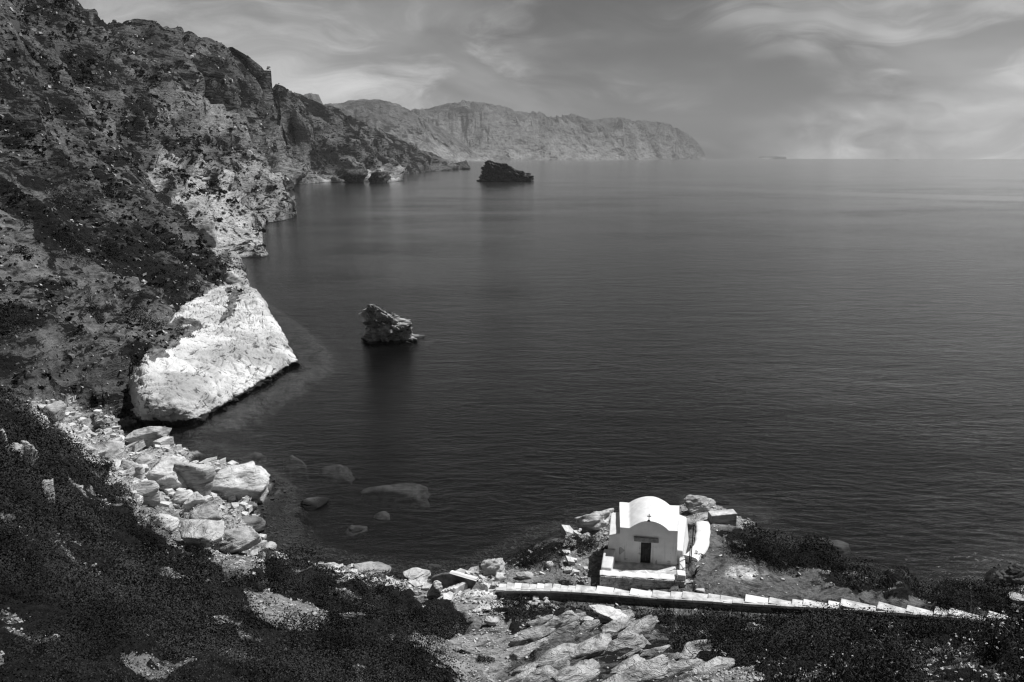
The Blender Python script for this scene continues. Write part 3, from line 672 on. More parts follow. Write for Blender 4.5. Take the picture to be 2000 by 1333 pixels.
# ---------------------------------------------------------------- building helpers
def boxmesh(x0, x1, y0, y1, z0, z1):
    v = [(x, y, z) for x in (x0, x1) for y in (y0, y1) for z in (z0, z1)]
    return np.array(v, float), np.array([[0, 1, 3, 2], [4, 6, 7, 5], [0, 4, 5, 1], [2, 3, 7, 6], [0, 2, 6, 4], [1, 5, 7, 3]])
class MB:
    """collects shapes, links them as one mesh object"""
    def __init__(self): self.v = []; self.f3 = []; self.f4 = []; self.n = 0
    def add(self, v, f):
        v = np.asarray(v, float); f = np.asarray(f, int) + self.n
        (self.f3 if f.shape[1] == 3 else self.f4).append(f); self.v.append(v); self.n += len(v); return self
    def box(self, *a): return self.add(*boxmesh(*a))
    def hexa(self, bot, top):
        """block from four bottom and four top corners, counter-clockwise"""
        return self.add(list(bot) + list(top), [[3, 2, 1, 0], [4, 5, 6, 7], [0, 1, 5, 4], [1, 2, 6, 5], [2, 3, 7, 6], [3, 0, 4, 7]])
    def tube(self, a, b, r, r2=None, n=8):
        a = np.array(a, float); b = np.array(b, float); d = (b - a)/np.linalg.norm(b - a)
        s = np.cross(d, (0, 0, 1) if abs(d[2]) < 0.9 else (1, 0, 0)); s /= np.linalg.norm(s); q = np.cross(d, s)
        an = np.arange(n)*2*math.pi/n; o = np.cos(an)[:, None]*s + np.sin(an)[:, None]*q
        v = np.concatenate([a + o*r, b + o*(r if r2 is None else r2), [a, b]]); k = np.arange(n); k2 = (k + 1) % n
        self.add(v, np.stack([k, k2, k2 + n, k + n], 1))
        self.n -= len(v); self.v.pop(); self.add(v, np.concatenate([np.stack([k2, k, np.full(n, 2*n)], 1), np.stack([k + n, k2 + n, np.full(n, 2*n + 1)], 1)])); return self
    def build(self, name, mat, parent=None, bevel=0.0, smooth=False):
        o = mesh(name, np.concatenate(self.v), [np.concatenate(x) for x in (self.f3, self.f4) if x], MATS[mat], parent, smooth)
        if bevel:
            b = o.modifiers.new('bevel', 'BEVEL'); b.width = bevel; b.segments = 2; b.limit_method = 'ANGLE'
        return o
def wobbly(v, amp, scale=1.2, seed=0.0):
    v = np.asarray(v, np.float32)
    return v + amp*np.stack([perlin(v*scale + seed + 11*k) for k in range(3)], 1)
def gridfaces(a, b):
    i = np.arange(a*b).reshape(a, b)
    return np.stack([i[:-1, :-1], i[1:, :-1], i[1:, 1:], i[:-1, 1:]], 2).reshape(-1, 4)

# ---------------------------------------------------------------- the chapel
O = P(1260, 1100, z=4.5); fa = P(1200, 1100, z=4.5); fb = P(1323, 1108, z=4.5)
RZ = math.atan2(fb[1] - fa[1], fb[0] - fa[0])
chapel = tag(empty('chapel', O, RZ), 'small whitewashed barrel-vaulted chapel with a wooden door and a cross on its gable', 'chapel')
LY = 3.75                                                   # length of the nave
def prof(x, l, r):
    """height of the gable: flat shoulders and a round hump"""
    h = 0.02*np.sin(3*x)
    m = (x > l) & (x < r); c0, hw = (l + r)/2, (r - l)/2
    arch = 0.56*np.cos(np.clip((x - c0)/hw, -1, 1)*math.pi/2)**0.75
    return 2.37 + h*0.5 + np.where(m, arch, 0)
xs0 = np.unique(np.concatenate([np.linspace(-1.66, 1.95, 46), [-0.31, 0.33]])); nx = len(xs0)
def xat(s, y):                                              # plan widens to the back
    f = y/LY; return s*(1 + 0.12*f) + 0.14*f
rows = np.linspace(0, LY, 22)
rv = np.concatenate([np.stack([xat(xs0, y), np.full(nx, y), prof(xs0, -1.05, 1.36) + 0.05*y/LY], 1) for y in rows])
mesh('roof', wobbly(rv, 0.025, 0.9), gridfaces(len(rows), nx)[:, ::-1], MATS['whitewash'], chapel, True)
fv, ff = [], []
nz = 14
for k, x in enumerate(xs0):
    z0 = 1.45 if -0.30 < x < 0.32 else 0.0
    ztop = prof(np.array([x]), -1.05, 1.36)[0]
    zz_ = np.linspace(z0, ztop, nz); bat = 1 + 0.035*(1 - zz_/2.4)
    fv.append(np.stack([x*bat, -0.06*(1 - zz_/2.4), zz_], 1))
cols_ = np.concatenate(fv); fq = gridfaces(nx, nz)
dl, dr = int(np.argmin(abs(xs0 + 0.31))), int(np.argmin(abs(xs0 - 0.33)))
# columns on the door jambs belong to both the wall beside (from the floor) and above
wl_ = MB()
for a, b, z0 in ((0, dl, 0.0), (dl, dr, 1.45), (dr, nx - 1, 0.0)):
    xx = xs0[a:b+1]; vv = []
    for x in xx:
        zq = np.linspace(z0, prof(np.array([x]), -1.05, 1.36)[0], nz); bat = 1 + 0.035*np.clip(1 - zq/2.4, 0, 1)
        vv.append(np.stack([x*bat, -0.06*np.clip(1 - zq/2.4, 0, 1), zq], 1))
    vv = wobbly(np.concatenate(vv), 0.025, 0.9); wl_.add(vv, gridfaces(len(xx), nz))
# side and back walls
for s, sg in ((xs0[0], -1), (xs0[-1], 1)):
    ys = np.linspace(0, LY, 20); vv = []
    for y in ys:
        zq = np.linspace(0, prof(np.array([s]), -1.05, 1.36)[0] + 0.05*y/LY, 10)
        vv.append(np.stack([xat(s, y)*(1 + 0.035*np.clip(1 - zq/2.4, 0, 1)), np.full(10, y) - (0.06*np.clip(1 - zq/2.4, 0, 1) if y == 0 else 0), zq], 1))
    g = gridfaces(20, 10); wl_.add(wobbly(np.concatenate(vv), 0.025, 0.9), g if sg > 0 else g[:, ::-1])
vv = []
for x in xs0:
    zq = np.linspace(0, prof(np.array([x]), -1.05, 1.36)[0] + 0.05, 8); vv.append(np.stack([np.full(8, xat(x, LY)), np.full(8, LY), zq], 1))
wl_.add(wobbly(np.concatenate(vv), 0.025, 0.9), gridfaces(nx, 8)[:, ::-1])
# door reveal
wl_.box(-0.36, -0.315, 0.0, 0.16, 0.0, 1.47); wl_.box(0.335, 0.38, 0.0, 0.16, 0.0, 1.47); wl_.box(-0.315, 0.335, 0.0, 0.16, 1.452, 1.49)
def plaster():
    m, t = newmat('facade_plaster')
    tc = t.n('ShaderNodeTexCoord').outputs['Object']
    z = t.n('ShaderNodeSeparateXYZ', {0: tc}).outputs[2]; x = t.n('ShaderNodeSeparateXYZ', {0: tc}).outputs[0]
    n1 = t.noise(tc, 1.3, 7, 0.6); run = t.noise(t.scale(tc, (7, 7, 0.5)), 1.0, 5, 0.6)
    patch = t.noise(tc, 2.2, 4, 0.6, 0.5)
    a = t.m('SUBTRACT', t.ramp(n1, 0.3, 0.7, 0.76, 0.88), t.m('MULTIPLY', t.m('MULTIPLY', t.ramp(run, 0.52, 0.72), t.ramp(z, 2.0, 0.6)), 0.26))
    damp = t.m('MULTIPLY', t.ramp(patch, 0.60, 0.68), t.ramp(z, 1.5, 0.5))
    a = t.m('SUBTRACT', a, t.m('MULTIPLY', damp, 0.34))
    d = t.m('SUBTRACT', 1.0, t.m('MULTIPLY', t.m('ADD', t.m('ABSOLUTE', t.m('ADD', x, 1.62)), t.m('ABSOLUTE', t.m('SUBTRACT', z, 0.80))), 2.6))
    chip = t.ramp(t.m('ADD', d, t.m('MULTIPLY', t.m('SUBTRACT', n1, 0.5), 1.8)), 0.2, 0.35)
    a = t.m('SUBTRACT', a, t.m('MULTIPLY', chip, 0.35))
    b = principled(t, t.grey(a), 0.9, t.m('ADD', n1, t.m('MULTIPLY', patch, 0.5)), 0.3, 0.04, 0.2)
    t.n('ShaderNodeOutputMaterial', {0: b})
plaster()
wl_.build('wall', 'facade_plaster', chapel, 0, True)
# lower aisle along the left side, sloping shoulder; battered mass along the right
b = MB(); b.hexa([(-2.46, -0.05, 0), (-1.60, -0.05, 0), (-1.66, LY - 0.5, 0), (-2.35, LY - 0.5, 0)], [(-2.36, 0.0, 1.80), (-1.60, 0.0, 2.02), (-1.66, LY - 0.6, 2.02), (-2.28, LY - 0.6, 1.88)])
b.build('buttress', 'whitewash', chapel, 0.06)
b = MB(); b.hexa([(1.90, 0.02, 0), (2.42, 0.06, 0), (3.05, LY - 0.3, 0), (2.0, LY - 0.3, 0)], [(1.90, 0.05, 1.02), (2.34, 0.10, 0.95), (2.80, LY - 0.5, 1.85), (2.0, LY - 0.5, 2.15)])
b.build('buttress', 'whitewash', chapel, 0.07)
# door
dv = empty('door', (0.01, 0.10, 0)); dv.parent = chapel
for k in range(4):
    x0 = -0.31 + k*0.16; MB().box(x0 + 0.004, x0 + 0.156, -0.02, 0.03, 0.04, 1.43).build('plank', 'wood', dv, 0.006)
b = MB().box(-0.335, -0.312, -0.03, 0.03, 0, 1.45).box(0.332, 0.352, -0.03, 0.03, 0, 1.45).box(-0.31, 0.33, -0.03, 0.03, 1.432, 1.45); b.build('frame', 'wood', dv)
b = MB()
for k in range(4): b.box(-0.13, 0.15, -0.035, -0.022, 1.10 + k*0.07, 1.13 + k*0.07)
b.build('louvre', 'iron', dv)
MB().box(-0.25, -0.22, -0.06, -0.022, 0.68, 0.80).build('handle', 'iron', dv)
# lintel, cross
v, f = boxmesh(-0.78, 0.78, -0.13, 0.04, 1.50, 1.83)
o = MB().hexa([(-0.76, -0.13, 1.53), (0.80, -0.13, 1.49), (0.80, 0.05, 1.49), (-0.76, 0.05, 1.53)], [(-0.79, -0.12, 1.84), (0.78, -0.12, 1.79), (0.78, 0.05, 1.79), (-0.79, 0.05, 1.84)]).build('lintel', 'lintel', chapel, 0.03)
MB().box(0.105, 0.155, -0.02, 0.03, 2.94, 3.42).box(0.0, 0.26, -0.02, 0.03, 3.24, 3.29).hexa([(0.02, -0.06, 2.92), (0.24, -0.06, 2.92), (0.24, 0.08, 2.92), (0.02, 0.08, 2.92)], [(0.10, -0.03, 3.02), (0.16, -0.03, 3.02), (0.16, 0.04, 3.02), (0.10, 0.04, 3.02)]).build('cross', 'iron', chapel, 0.006)

CH = Matrix.Translation(Vector(O)) @ Matrix.Rotation(RZ, 4, 'Z')
CHI = CH.inverted()
def loc(px, py, z): return np.array(CHI @ Vector(P(px, py, z=z)))[:3]
# forecourt: a paved platform on a rubble retaining wall
yard = tag(empty('forecourt', O, RZ), 'whitewashed walled forecourt on a rubble stone base before the chapel door', 'forecourt')
A0, A1 = loc(1172, 1117, 4.75), loc(1337, 1127, 4.75)      # front wall top, left and right ends
xl, xr, yf = A0[0], A1[0], (A0[1] + A1[1])/2
fl_ = MB(); fl_.box(xl + 0.05, xr - 0.05, yf + 0.02, 0.02, -0.5, 0.012); fl_.build('paving', 'worn_whitewash', yard)
n = 26; v = []
for k in range(n + 1):
    x = xl + (xr - xl)*k/n; yy = A0[1] + (A1[1] - A0[1])*k/n
    h = 0.20 + 0.02*math.sin(k*1.7)
    v += [(x, yy - 0.30, h - 0.03), (x, yy - 0.22, h), (x, yy + 0.28, h + 0.01), (x, yy + 0.32, h - 0.16)]
v = np.array(v); f = gridfaces(n + 1, 4)[:, ::-1]
cap = MB().add(wobbly(v, 0.03, 3.0), f[:, ::-1]); cap.hexa([(xl, A0[1] - .20, -1.2), (xr, A1[1] - .20, -1.2), (xr, A1[1] + .28, -1.2), (xl, A0[1] + .28, -1.2)], [(xl, A0[1] - .20, .02), (xr, A1[1] - .20, .02), (xr, A1[1] + .28, .02), (xl, A0[1] + .28, .02)])
cap.build('wall_top', 'whitewash', yard)
# rubble face, stone by stone
rs = random.Random(4)
def rubble_stone(w, h, d, seed):
    v, f = boxmesh(-w/2, w/2, -d/2, d/2, -h/2, h/2)
    r = np.random.RandomState(seed)
    return v*(1 + 0.22*(r.rand(8, 3) - 0.5)), f
stone_me, pale_me = [], []
for k in range(8):
    v, f = rubble_stone(1, 1, 1, k); o = MB().add(v, f).build('stone', 'wall_stone'); stone_me.append(o.data); bpy.data.objects.remove(o); pm = o2 = None
for me_ in stone_me:
    m2 = me_.copy(); m2.materials.clear(); m2.materials.append(MATS['stone']); pale_me.append(m2)
def put_stone(parent, x, y, z, w, d, h, rz=0.0, name='stone', kinds=None):
    o = bpy.data.objects.new(name, rs.choice(kinds or stone_me)); COL.objects.link(o); o.parent = parent
    o.location = (x, y, z); o.scale = (w, d, h); o.rotation_euler = (rs.uniform(-.06, .06), rs.uniform(-.08, .08), rz + rs.uniform(-.06, .06)); return o
for row in range(5):
    x = xl + rs.uniform(0, 0.2)
    while x < xr - 0.1:
        wd = rs.uniform(0.20, 0.46); yy = A0[1] + (A1[1] - A0[1])*(x - xl)/(xr - xl) - 0.27
        if -0.06 - row*0.17 > -1.0 + 0.62*(x - xl)/(xr - xl):
            put_stone(yard, x + wd/2, yy, 0.05 - row*0.17, wd*0.93, 0.22, 0.155, math.atan2(A1[1]-A0[1], xr-xl), 'stone', pale_me)
        x += wd
# left side wall of the forecourt, corner block on the right
L0_, L1_ = loc(1181, 1076, 5.35), loc(1176, 1112, 5.35)
fy_ = A0[1] + 0.34
b = MB().hexa([(xl - 0.02, fy_, -1.1), (xl + 0.72, fy_, -1.1), (L0_[0] + 0.72, -0.07, -1.1), (L0_[0] - 0.10, -0.07, -1.1)],
              [(xl + 0.05, fy_ + 0.03, 0.34), (xl + 0.68, fy_ + 0.03, 0.33), (L0_[0] + 0.70, -0.07, 0.86), (L0_[0] - 0.05, -0.07, 0.88)])
b.build('side_wall', 'whitewash', yard, 0.07)
R0 = loc(1331, 1120, 5.0)
MB().hexa([(R0[0] - 0.30, R0[1] - 0.25, -0.8), (R0[0] + 0.28, R0[1] - 0.25, -0.8), (R0[0] + 0.30, R0[1] + 0.45, -0.8), (R0[0] - 0.30, R0[1] + 0.45, -0.8)],
          [(R0[0] - 0.26, R0[1] - 0.22, 0.50), (R0[0] + 0.25, R0[1] - 0.22, 0.47), (R0[0] + 0.26, R0[1] + 0.40, 0.50), (R0[0] - 0.28, R0[1] + 0.40, 0.52)]).build('corner_block', 'whitewash', yard, 0.06)
MB().hexa([(2.08, R0[1] + 0.9, -0.5), (2.50, R0[1] + 0.9, -0.5), (2.55, 0.05, -0.5), (2.12, 0.05, -0.5)], [(2.10, R0[1] + 0.95, 0.26), (2.46, R0[1] + 0.95, 0.25), (2.50, 0.05, 0.55), (2.14, 0.05, 0.55)]).build('side_wall', 'whitewash', yard, 0.05)
# painted chevron on the paving
g0, g1, g2 = loc(1243, 1119, 4.512), loc(1258, 1112.5, 4.512), loc(1269, 1122, 4.512)
for a, b_ in ((g0, g1), (g1, g2)):
    d = (b_ - a); d /= np.linalg.norm(d); nn = np.array((-d[1], d[0], 0))*0.06
    MB().hexa([a - nn + (0, 0, 0.004 - a[2]), b_ - nn + (0, 0, 0.004 - b_[2]), b_ + nn + (0, 0, 0.004 - b_[2]), a + nn + (0, 0, 0.004 - a[2])],
              [a - nn + (0, 0, 0.017 - a[2]), b_ - nn + (0, 0, 0.018 - b_[2]), b_ + nn + (0, 0, 0.018 - b_[2]), a + nn + (0, 0, 0.017 - a[2])]).build('painted_line', 'whitewash', yard)
# low curved wall along the right of the chapel
def wall_along(name, pts, width, mat, sink=1.0, seed=0.0, parent=None, amp=0.05):
    """low thick wall following world points (top centre line)"""
    p = np.array(pts, float); s = np.concatenate([[0], np.cumsum(np.linalg.norm(np.diff(p, axis=0), axis=1))])
    m = max(8, int(s[-1]/0.25)); q = np.stack([np.interp(np.linspace(0, s[-1], m), s, p[:, k]) for k in range(3)], 1)
    for _ in range(3): q[1:-1] = (q[:-2] + 2*q[1:-1] + q[2:])/4
    tg = np.gradient(q, axis=0); tg[:, 2] = 0; tg /= np.linalg.norm(tg, axis=1)[:, None]; nn = np.stack([-tg[:, 1], tg[:, 0], 0*tg[:, 0]], 1)
    ring_ = [(-0.60, -sink), (-0.52, -0.10), (-0.40, -0.01), (0, 0.01), (0.40, -0.01), (0.52, -0.10), (0.60, -sink)]
    v = np.concatenate([q + nn*width*a + np.array((0, 0, z)) for a, z in ring_]).reshape(7, m, 3).transpose(1, 0, 2).reshape(-1, 3)
    v = wobbly(v, amp, 1.6, seed)
    f = gridfaces(m, 7); e = MB().add(v, f)
    c4 = lambda k: [[k, k + 1, k + 5, k + 6], [k + 1, k + 2, k + 4, k + 5]]
    e.n -= len(v); e.v.pop(); e.add(v, [list(reversed(x)) for x in c4(0)] + c4(len(v) - 7))
    return e.build(name, mat, parent, 0, True)
tag(wall_along('boundary_wall', [P(1372, 1018, z=4.55), P(1374, 1032, z=4.6), P(1372, 1050, z=4.7), P(1370, 1066, z=4.75), P(1358, 1078, z=4.8), P(1349, 1088, z=4.8)], 0.92, 'whitewash', 0.9, 3.0),
    'low whitewashed wall curving along the right side of the chapel', 'wall')
rail = tag(empty('handrail', P(1345, 1115, z=4.6)), 'thin iron poles and rails beside the right corner of the chapel forecourt', 'handrail')
ro = np.array(rail.location)
pA, pB = P(1345, 1115, z=4.5) - ro, P(1349, 1100, z=4.6) - ro
MB().tube(pA, pA + np.array((0.03, 0, 1.75)), 0.035).build('post', 'iron', rail)
MB().tube(pB, pB + np.array((0.06, 0.02, 2.65)), 0.035).build('post', 'iron', rail)
for z in (1.35, 0.65):
    e = np.array(CH @ Vector((2.2, -0.15, z - 0.55))) - ro
    MB().tube(pA + np.array((0.02, 0, z - 0.35)), e, 0.02).build('rail', 'iron', rail)
# bench block out on the point
bc = P(1411, 1012, z=4.25)
be = tag(empty('stone_bench', bc, 0.10), 'pale flat-topped masonry block on the rocky point behind the chapel', 'bench')
MB().hexa([(-1.0, -0.42, -0.8), (1.0, -0.30, -0.8), (1.0, 0.55, -0.8), (-1.0, 0.45, -0.8)], [(-0.97, -0.40, 0.30), (0.97, -0.28, 0.34), (0.97, 0.5, 0.34), (-0.97, 0.42, 0.30)]).build('base', 'pale_rock', be, 0.04)
MB().hexa([(-1.0, -0.42, 0.30), (1.0, -0.30, 0.345), (1.0, 0.53, 0.345), (-1.0, 0.45, 0.30)], [(-0.97, -0.40, 0.40), (0.98, -0.28, 0.44), (0.97, 0.5, 0.44), (-0.97, 0.42, 0.40)]).build('top', 'worn_whitewash', be, 0.03)

# ---------------------------------------------------------------- stairway and its retaining wall
low = ST_LOW
lx = [a for a, _ in low]; ly = [b for _, b in low]
zx, zv = ST_ZX, ST_ZV
bounds = [972 + 15*k for k in range(10)] + [1122, 1162, 1196, 1228, 1272, 1308, 1331, 1382, 1406, 1454, 1500, 1545, 1567, 1616, 1640, 1711, 1768, 1822, 1850, 1925, 2000, 2080]
stair = tag(empty('stairway', P(968, 1155, z=3.95)), 'long whitewashed stone stairway climbing to the right below the chapel terrace', 'stairway')
sorg = np.array(stair.location)
def rim(px, dz=0.0):
    z = float(np.interp(px, zx, zv)); return P(px, float(np.interp(px, lx, ly)), z=z) + np.array((0, 0, dz))
for k in range(len(bounds) - 1):
    a, b_ = rim(bounds[k]), rim(bounds[k+1]); zt = 0.5*b_[2] + 0.5*a[2] + 0.07 + rs.uniform(-.03, .03)
    d = b_ - a; d[2] = 0; L = np.linalg.norm(d); d /= L; nn = np.array((-d[1], d[0], 0))
    w0, w1 = 0.05, 0.86 + rs.uniform(-.10, .10)
    q = lambda p, s, e, z: np.array((p[0], p[1], 0)) + nn*s + d*e + np.array((0, 0, z)) - sorg
    MB().hexa([q(a, w0, 0.01, zt - 1.0), q(b_, w0, 0.0, zt - 1.0), q(b_, w1, 0.0, zt - 1.0), q(a, w1, 0.01, zt - 1.0)],
              [q(a, w0, 0.0, zt + .005), q(b_, w0, -0.01, zt + .04), q(b_, w1 - rs.uniform(0, .08), -0.01, zt + rs.uniform(-.02, .04)), q(a, w1 - rs.uniform(0, .08), 0.0, zt + .01)]).build('step', 'worn_whitewash' if rs.random() < .75 else 'whitewash', stair, 0.03)
rw = tag(empty('retaining_wall', P(968, 1155, z=3.95)), 'dark stone retaining wall with pale coping under the lower edge of the stairway', 'wall')
worg = np.array(rw.location)
pxs = np.linspace(968, 2090, 61); v = []
for x in pxs:
    a, b_ = rim(x), rim(x + 3); d = b_ - a; d[2] = 0; d /= np.linalg.norm(d); nn = np.array((-d[1], d[0], 0))
    for s, z in ((-0.10, -1.9), (-0.02, -0.03), (0.22, -0.03), (0.22, -1.9)): v.append(a + nn*s + np.array((0, 0, z)) - worg)
e = MB().add(v, gridfaces(61, 4)[:, ::-1]); e.n -= len(v); e.v.pop(); e.add(v, [[0, 1, 2, 3], [len(v)-1, len(v)-2, len(v)-3, len(v)-4]]); e.build('wall_face', 'mortar', rw)
x = 968
while x < 2080:
    x2 = x + rs.uniform(16, 44); a, b_ = rim(x), rim(min(x2, 2090)); d = b_ - a; L = np.linalg.norm(d); dd = d/L; h = dd.copy(); h[2] = 0; h /= np.linalg.norm(h); nn = np.array((-h[1], h[0], 0))
    hh = 0.07 + rs.uniform(0, .05)
    Z = lambda z: np.array((0, 0, z))
    MB().hexa([a - nn*.06 + Z(-.05) - worg, b_ - nn*.06 - dd*.012 + Z(-.05) - worg, b_ + nn*.26 - dd*.012 + Z(-.05) - worg, a + nn*.26 + Z(-.05) - worg],
              [a - nn*.05 + Z(hh) - worg, b_ - nn*.05 - dd*.015 + Z(hh) - worg, b_ + nn*.25 - dd*.015 + Z(hh + .02) - worg, a + nn*.25 + Z(hh + .02) - worg]).build('coping_stone', 'worn_whitewash', rw, 0.025)
    x = x2
for x in np.arange(974, 1500, 9.5):
    for r in range(4):
        xx = x + (4.5 if r % 2 else 0); a, b_ = rim(xx), rim(xx + 9.5); d = b_ - a; L = np.linalg.norm(d[:2]); m_ = (a + b_)/2 - worg; h = d/L; nn = np.array((-h[1], h[0], 0))
        q = m_ - nn*(0.045 + .012*r); put_stone(rw, q[0], q[1], q[2] - 0.13 - r*0.17, L*0.94, 0.12, 0.155, math.atan2(d[1], d[0]))
# landing at the foot of the stairs: parapet, lower steps, flagstone
pts_ = [P(846, 1126, z=3.35), P(862, 1121, z=3.7), P(881, 1117.5, z=4.0), P(905, 1124, z=4.0), P(932, 1132, z=4.0)]
tag(wall_along('parapet_wall', pts_, 0.34, 'wall_stone', 1.6, 5.0, None, 0.03), 'dark stone parapet with a bent corner at the seaward foot of the stairway', 'wall')
cap_ = wall_along('coping', [p + np.array((0, 0, .06)) for p in pts_[2:]], 0.38, 'whitewash', 0.06, 5.0, None, 0.03)
cap_.parent = bpy.data.objects['parapet_wall']
lst = tag(empty('landing_steps', P(865, 1146, z=2.6)), 'short flight of pale worn steps inside the bent parapet at the cove', 'steps'); lo = np.array(lst.location)
for k in range(9):
    f0, f1 = k/9, (k + 1)/9
    a = P(866 + 50*f0, 1147 - 12*f0, z=2.5 + 1.25*f0); b_ = P(866 + 50*f1, 1147 - 12*f1, z=2.5 + 1.25*f1); d = b_ - a; d[2] = 0; d /= np.linalg.norm(d); nn = np.array((-d[1], d[0], 0))
    z = np.array((0, 0, b_[2])); a2 = a*(1, 1, 0) - lo; b2 = b_*(1, 1, 0) - lo
    MB().hexa([a2 - nn*1.3 + z - (0, 0, .9), b2 - nn*1.3 + z - (0, 0, .9), b2 + nn*.25 + z - (0, 0, .9), a2 + nn*.25 + z - (0, 0, .9)],
              [a2 - nn*1.25 + z, b2 - nn*1.25 + z, b2 + nn*.25 + z, a2 + nn*.25 + z]).build('step', 'worn_whitewash', lst, 0.03)
fs0 = [P(917, 1157, z=3.75), P(944, 1168, z=3.85), P(953, 1146, z=4.0), P(931, 1136, z=3.95)]
fo = P(935, 1152, z=3.85); fg = tag(empty('flagstone', fo), 'square grey concrete slab lying between pale landing steps and stairway', 'slab')
MB().hexa([p - fo - (0, 0, .5) for p in fs0], [p - fo for p in fs0]).build('slab', 'grey_rock', fg, 0.03)
lq = np.array([P(a, b, z=z) for a, b, z in [(850, 1172, 2.5), (915, 1166, 3.1), (960, 1176, 3.3), (978, 1156, 3.5), (955, 1138, 3.5), (925, 1133, 3.4), (868, 1148, 2.6)]]); lq[:, 2] = lq[:, 0]*pl_[0] + lq[:, 1]*pl_[1] + pl_[2] + 0.05
lc = lq.mean(0); lsub = []
for fr_ in (0.0, 0.3, 0.6, 0.85, 0.97):
    for k in range(len(lq)*6):
        j, g = divmod(k, 6); e0 = lq[j]*(1 - g/6) + lq[(j + 1) % len(lq)]*g/6; lsub.append(lc + (e0 - lc)*fr_)
lsub = wobbly(lsub, 0.05, 1.5); nl_ = len(lq)*6; fl4 = [[a*nl_ + k, a*nl_ + (k + 1) % nl_, (a + 1)*nl_ + (k + 1) % nl_, (a + 1)*nl_ + k] for a in range(4) for k in range(nl_)]
tag(MB().add(lsub, fl4).build('landing', 'worn_whitewash', None, 0, True), 'uneven whitewashed landing between the bent parapet and the stairway foot', 'landing')
lp = [P(862, 1172, z=2.9), P(915, 1160, z=3.55), P(948, 1170, z=3.75), P(975, 1158, z=3.9), P(955, 1140, z=3.9), P(932, 1132, z=3.85), P(905, 1138, z=3.5), P(868, 1150, z=2.5)]
# ---------------------------------------------------------------- rocks
def ico(n):
    bpy.ops.mesh.primitive_ico_sphere_add(subdivisions=n, radius=1); o = bpy.context.object
    v = np.empty(len(o.data.vertices)*3); o.data.vertices.foreach_get('co', v); f = np.empty(len(o.data.polygons)*3, int); o.data.polygons.foreach_get('vertices', f)
    me = o.data; bpy.data.objects.remove(o); bpy.data.meshes.remove(me); return v.reshape(-1, 3), f.reshape(-1, 3)
ICO = {k: ico(k) for k in (2, 3, 4, 5, 6)}
def boulder_shape(seed, level, angular=0.6, rough=1.0, planes=11):
    """unit boulder: a ball cut by random planes, weathered with bedding and cracks"""
    v, f = ICO[level]; r = np.random.RandomState(seed)
    n = r.normal(size=(planes, 3)); n /= np.linalg.norm(n, axis=1)[:, None]; d = r.uniform(0.50, 0.98, planes)
    rad = np.min(np.where(v @ n.T > 1e-3, d/np.maximum(v @ n.T, 1e-3), 9), 1); rad = np.minimum(rad, 1.25)
    rad = rad*angular + (1 - angular)
    p = v*rad[:, None]
    if level > 3:          # broken ledges along the bedding
        bd = (p[:, 2]*.8 - p[:, 0]*.6)*3.2 + 0.5*perlin(p*1.4 + seed) + seed; p = p*(1 - 0.05*np.abs(np.sin(bd*2.2))**8)[:, None]
    q = np.stack([p[:, 0]*.8 + p[:, 2]*.6, p[:, 1], (p[:, 2]*.8 - p[:, 0]*.6)*2.4], 1) + seed*3.7
    h = 0.10*fbm(q*1.3, 5 if level > 3 else 3, 0.58) - 0.10*np.clip(0.16 - np.abs(perlin(q*1.1 + 50)), 0, 1)*4*0.3
    return p*(1 + rough*h)[:, None], f
def rock_px(x0, y0, x1, y1, z, label, mat='white_rock', seed=1, level=4, angular=0.6, rough=1.0, deep=0.85, tilt=(0, 0), name='boulder', cat='boulder', group=None, sink=0.15, hollow=None):
    """a boulder filling a box of the photograph, its near foot at height z"""
    b = P((x0 + x1)/2, y1, z=z)
    if z > 0.05: b = hit((x0 + x1)/2, y1 - 0.06*(y1 - y0))
    D = b[1]*CP - (b[2] - H)*SP; m = D/F
    wdt = (x1 - x0)*m; dep = math.atan2(H - b[2], b[1]); dd = wdt*deep
    hgt = max(((y1 - y0)*m - dd*math.sin(dep)*0.62)/math.cos(dep), wdt*0.22)
    angular = min(1.0, angular*0.45 + 0.62)
    if z < -0.3: angular = 0.9
    v, f = boulder_shape(seed, max(level, 4) if wdt > 0.8 else level, angular, rough)
    if hollow: 
        g = np.array(hollow[:3]); g = g/np.linalg.norm(g); c_ = (v/np.linalg.norm(v, axis=1)[:, None]) @ g
        v = v*(1 - 0.30*np.clip((c_ - hollow[3])/(1 - hollow[3]), 0, 1)**0.5)[:, None]
    mn, mx = v.min(0), v.max(0); v = (v - (mn + mx)/2)/((mx - mn)/2)
    cr, sr = math.cos(tilt[0]), math.sin(tilt[0])
    v = v*np.array((wdt/2, dd/2, hgt*(0.5 + sink)))
    v = np.stack([v[:, 0]*cr + v[:, 2]*sr, v[:, 1], v[:, 2]*cr - v[:, 0]*sr], 1)
    az = math.atan2(b[0], b[1])
    cen = np.array((b[0], b[1], 0)) + np.array((math.sin(az), math.cos(az), 0))*dd*0.42
    o = mesh(name, v, f, MATS[mat], None, True); o.location = (cen[0], cen[1], b[2] + hgt*0.5 - hgt*sink if z > -0.3 else -1.15 - hgt*0.55)
    o.rotation_euler = (tilt[1], 0, -az)
    return tag(o, label, cat, group)
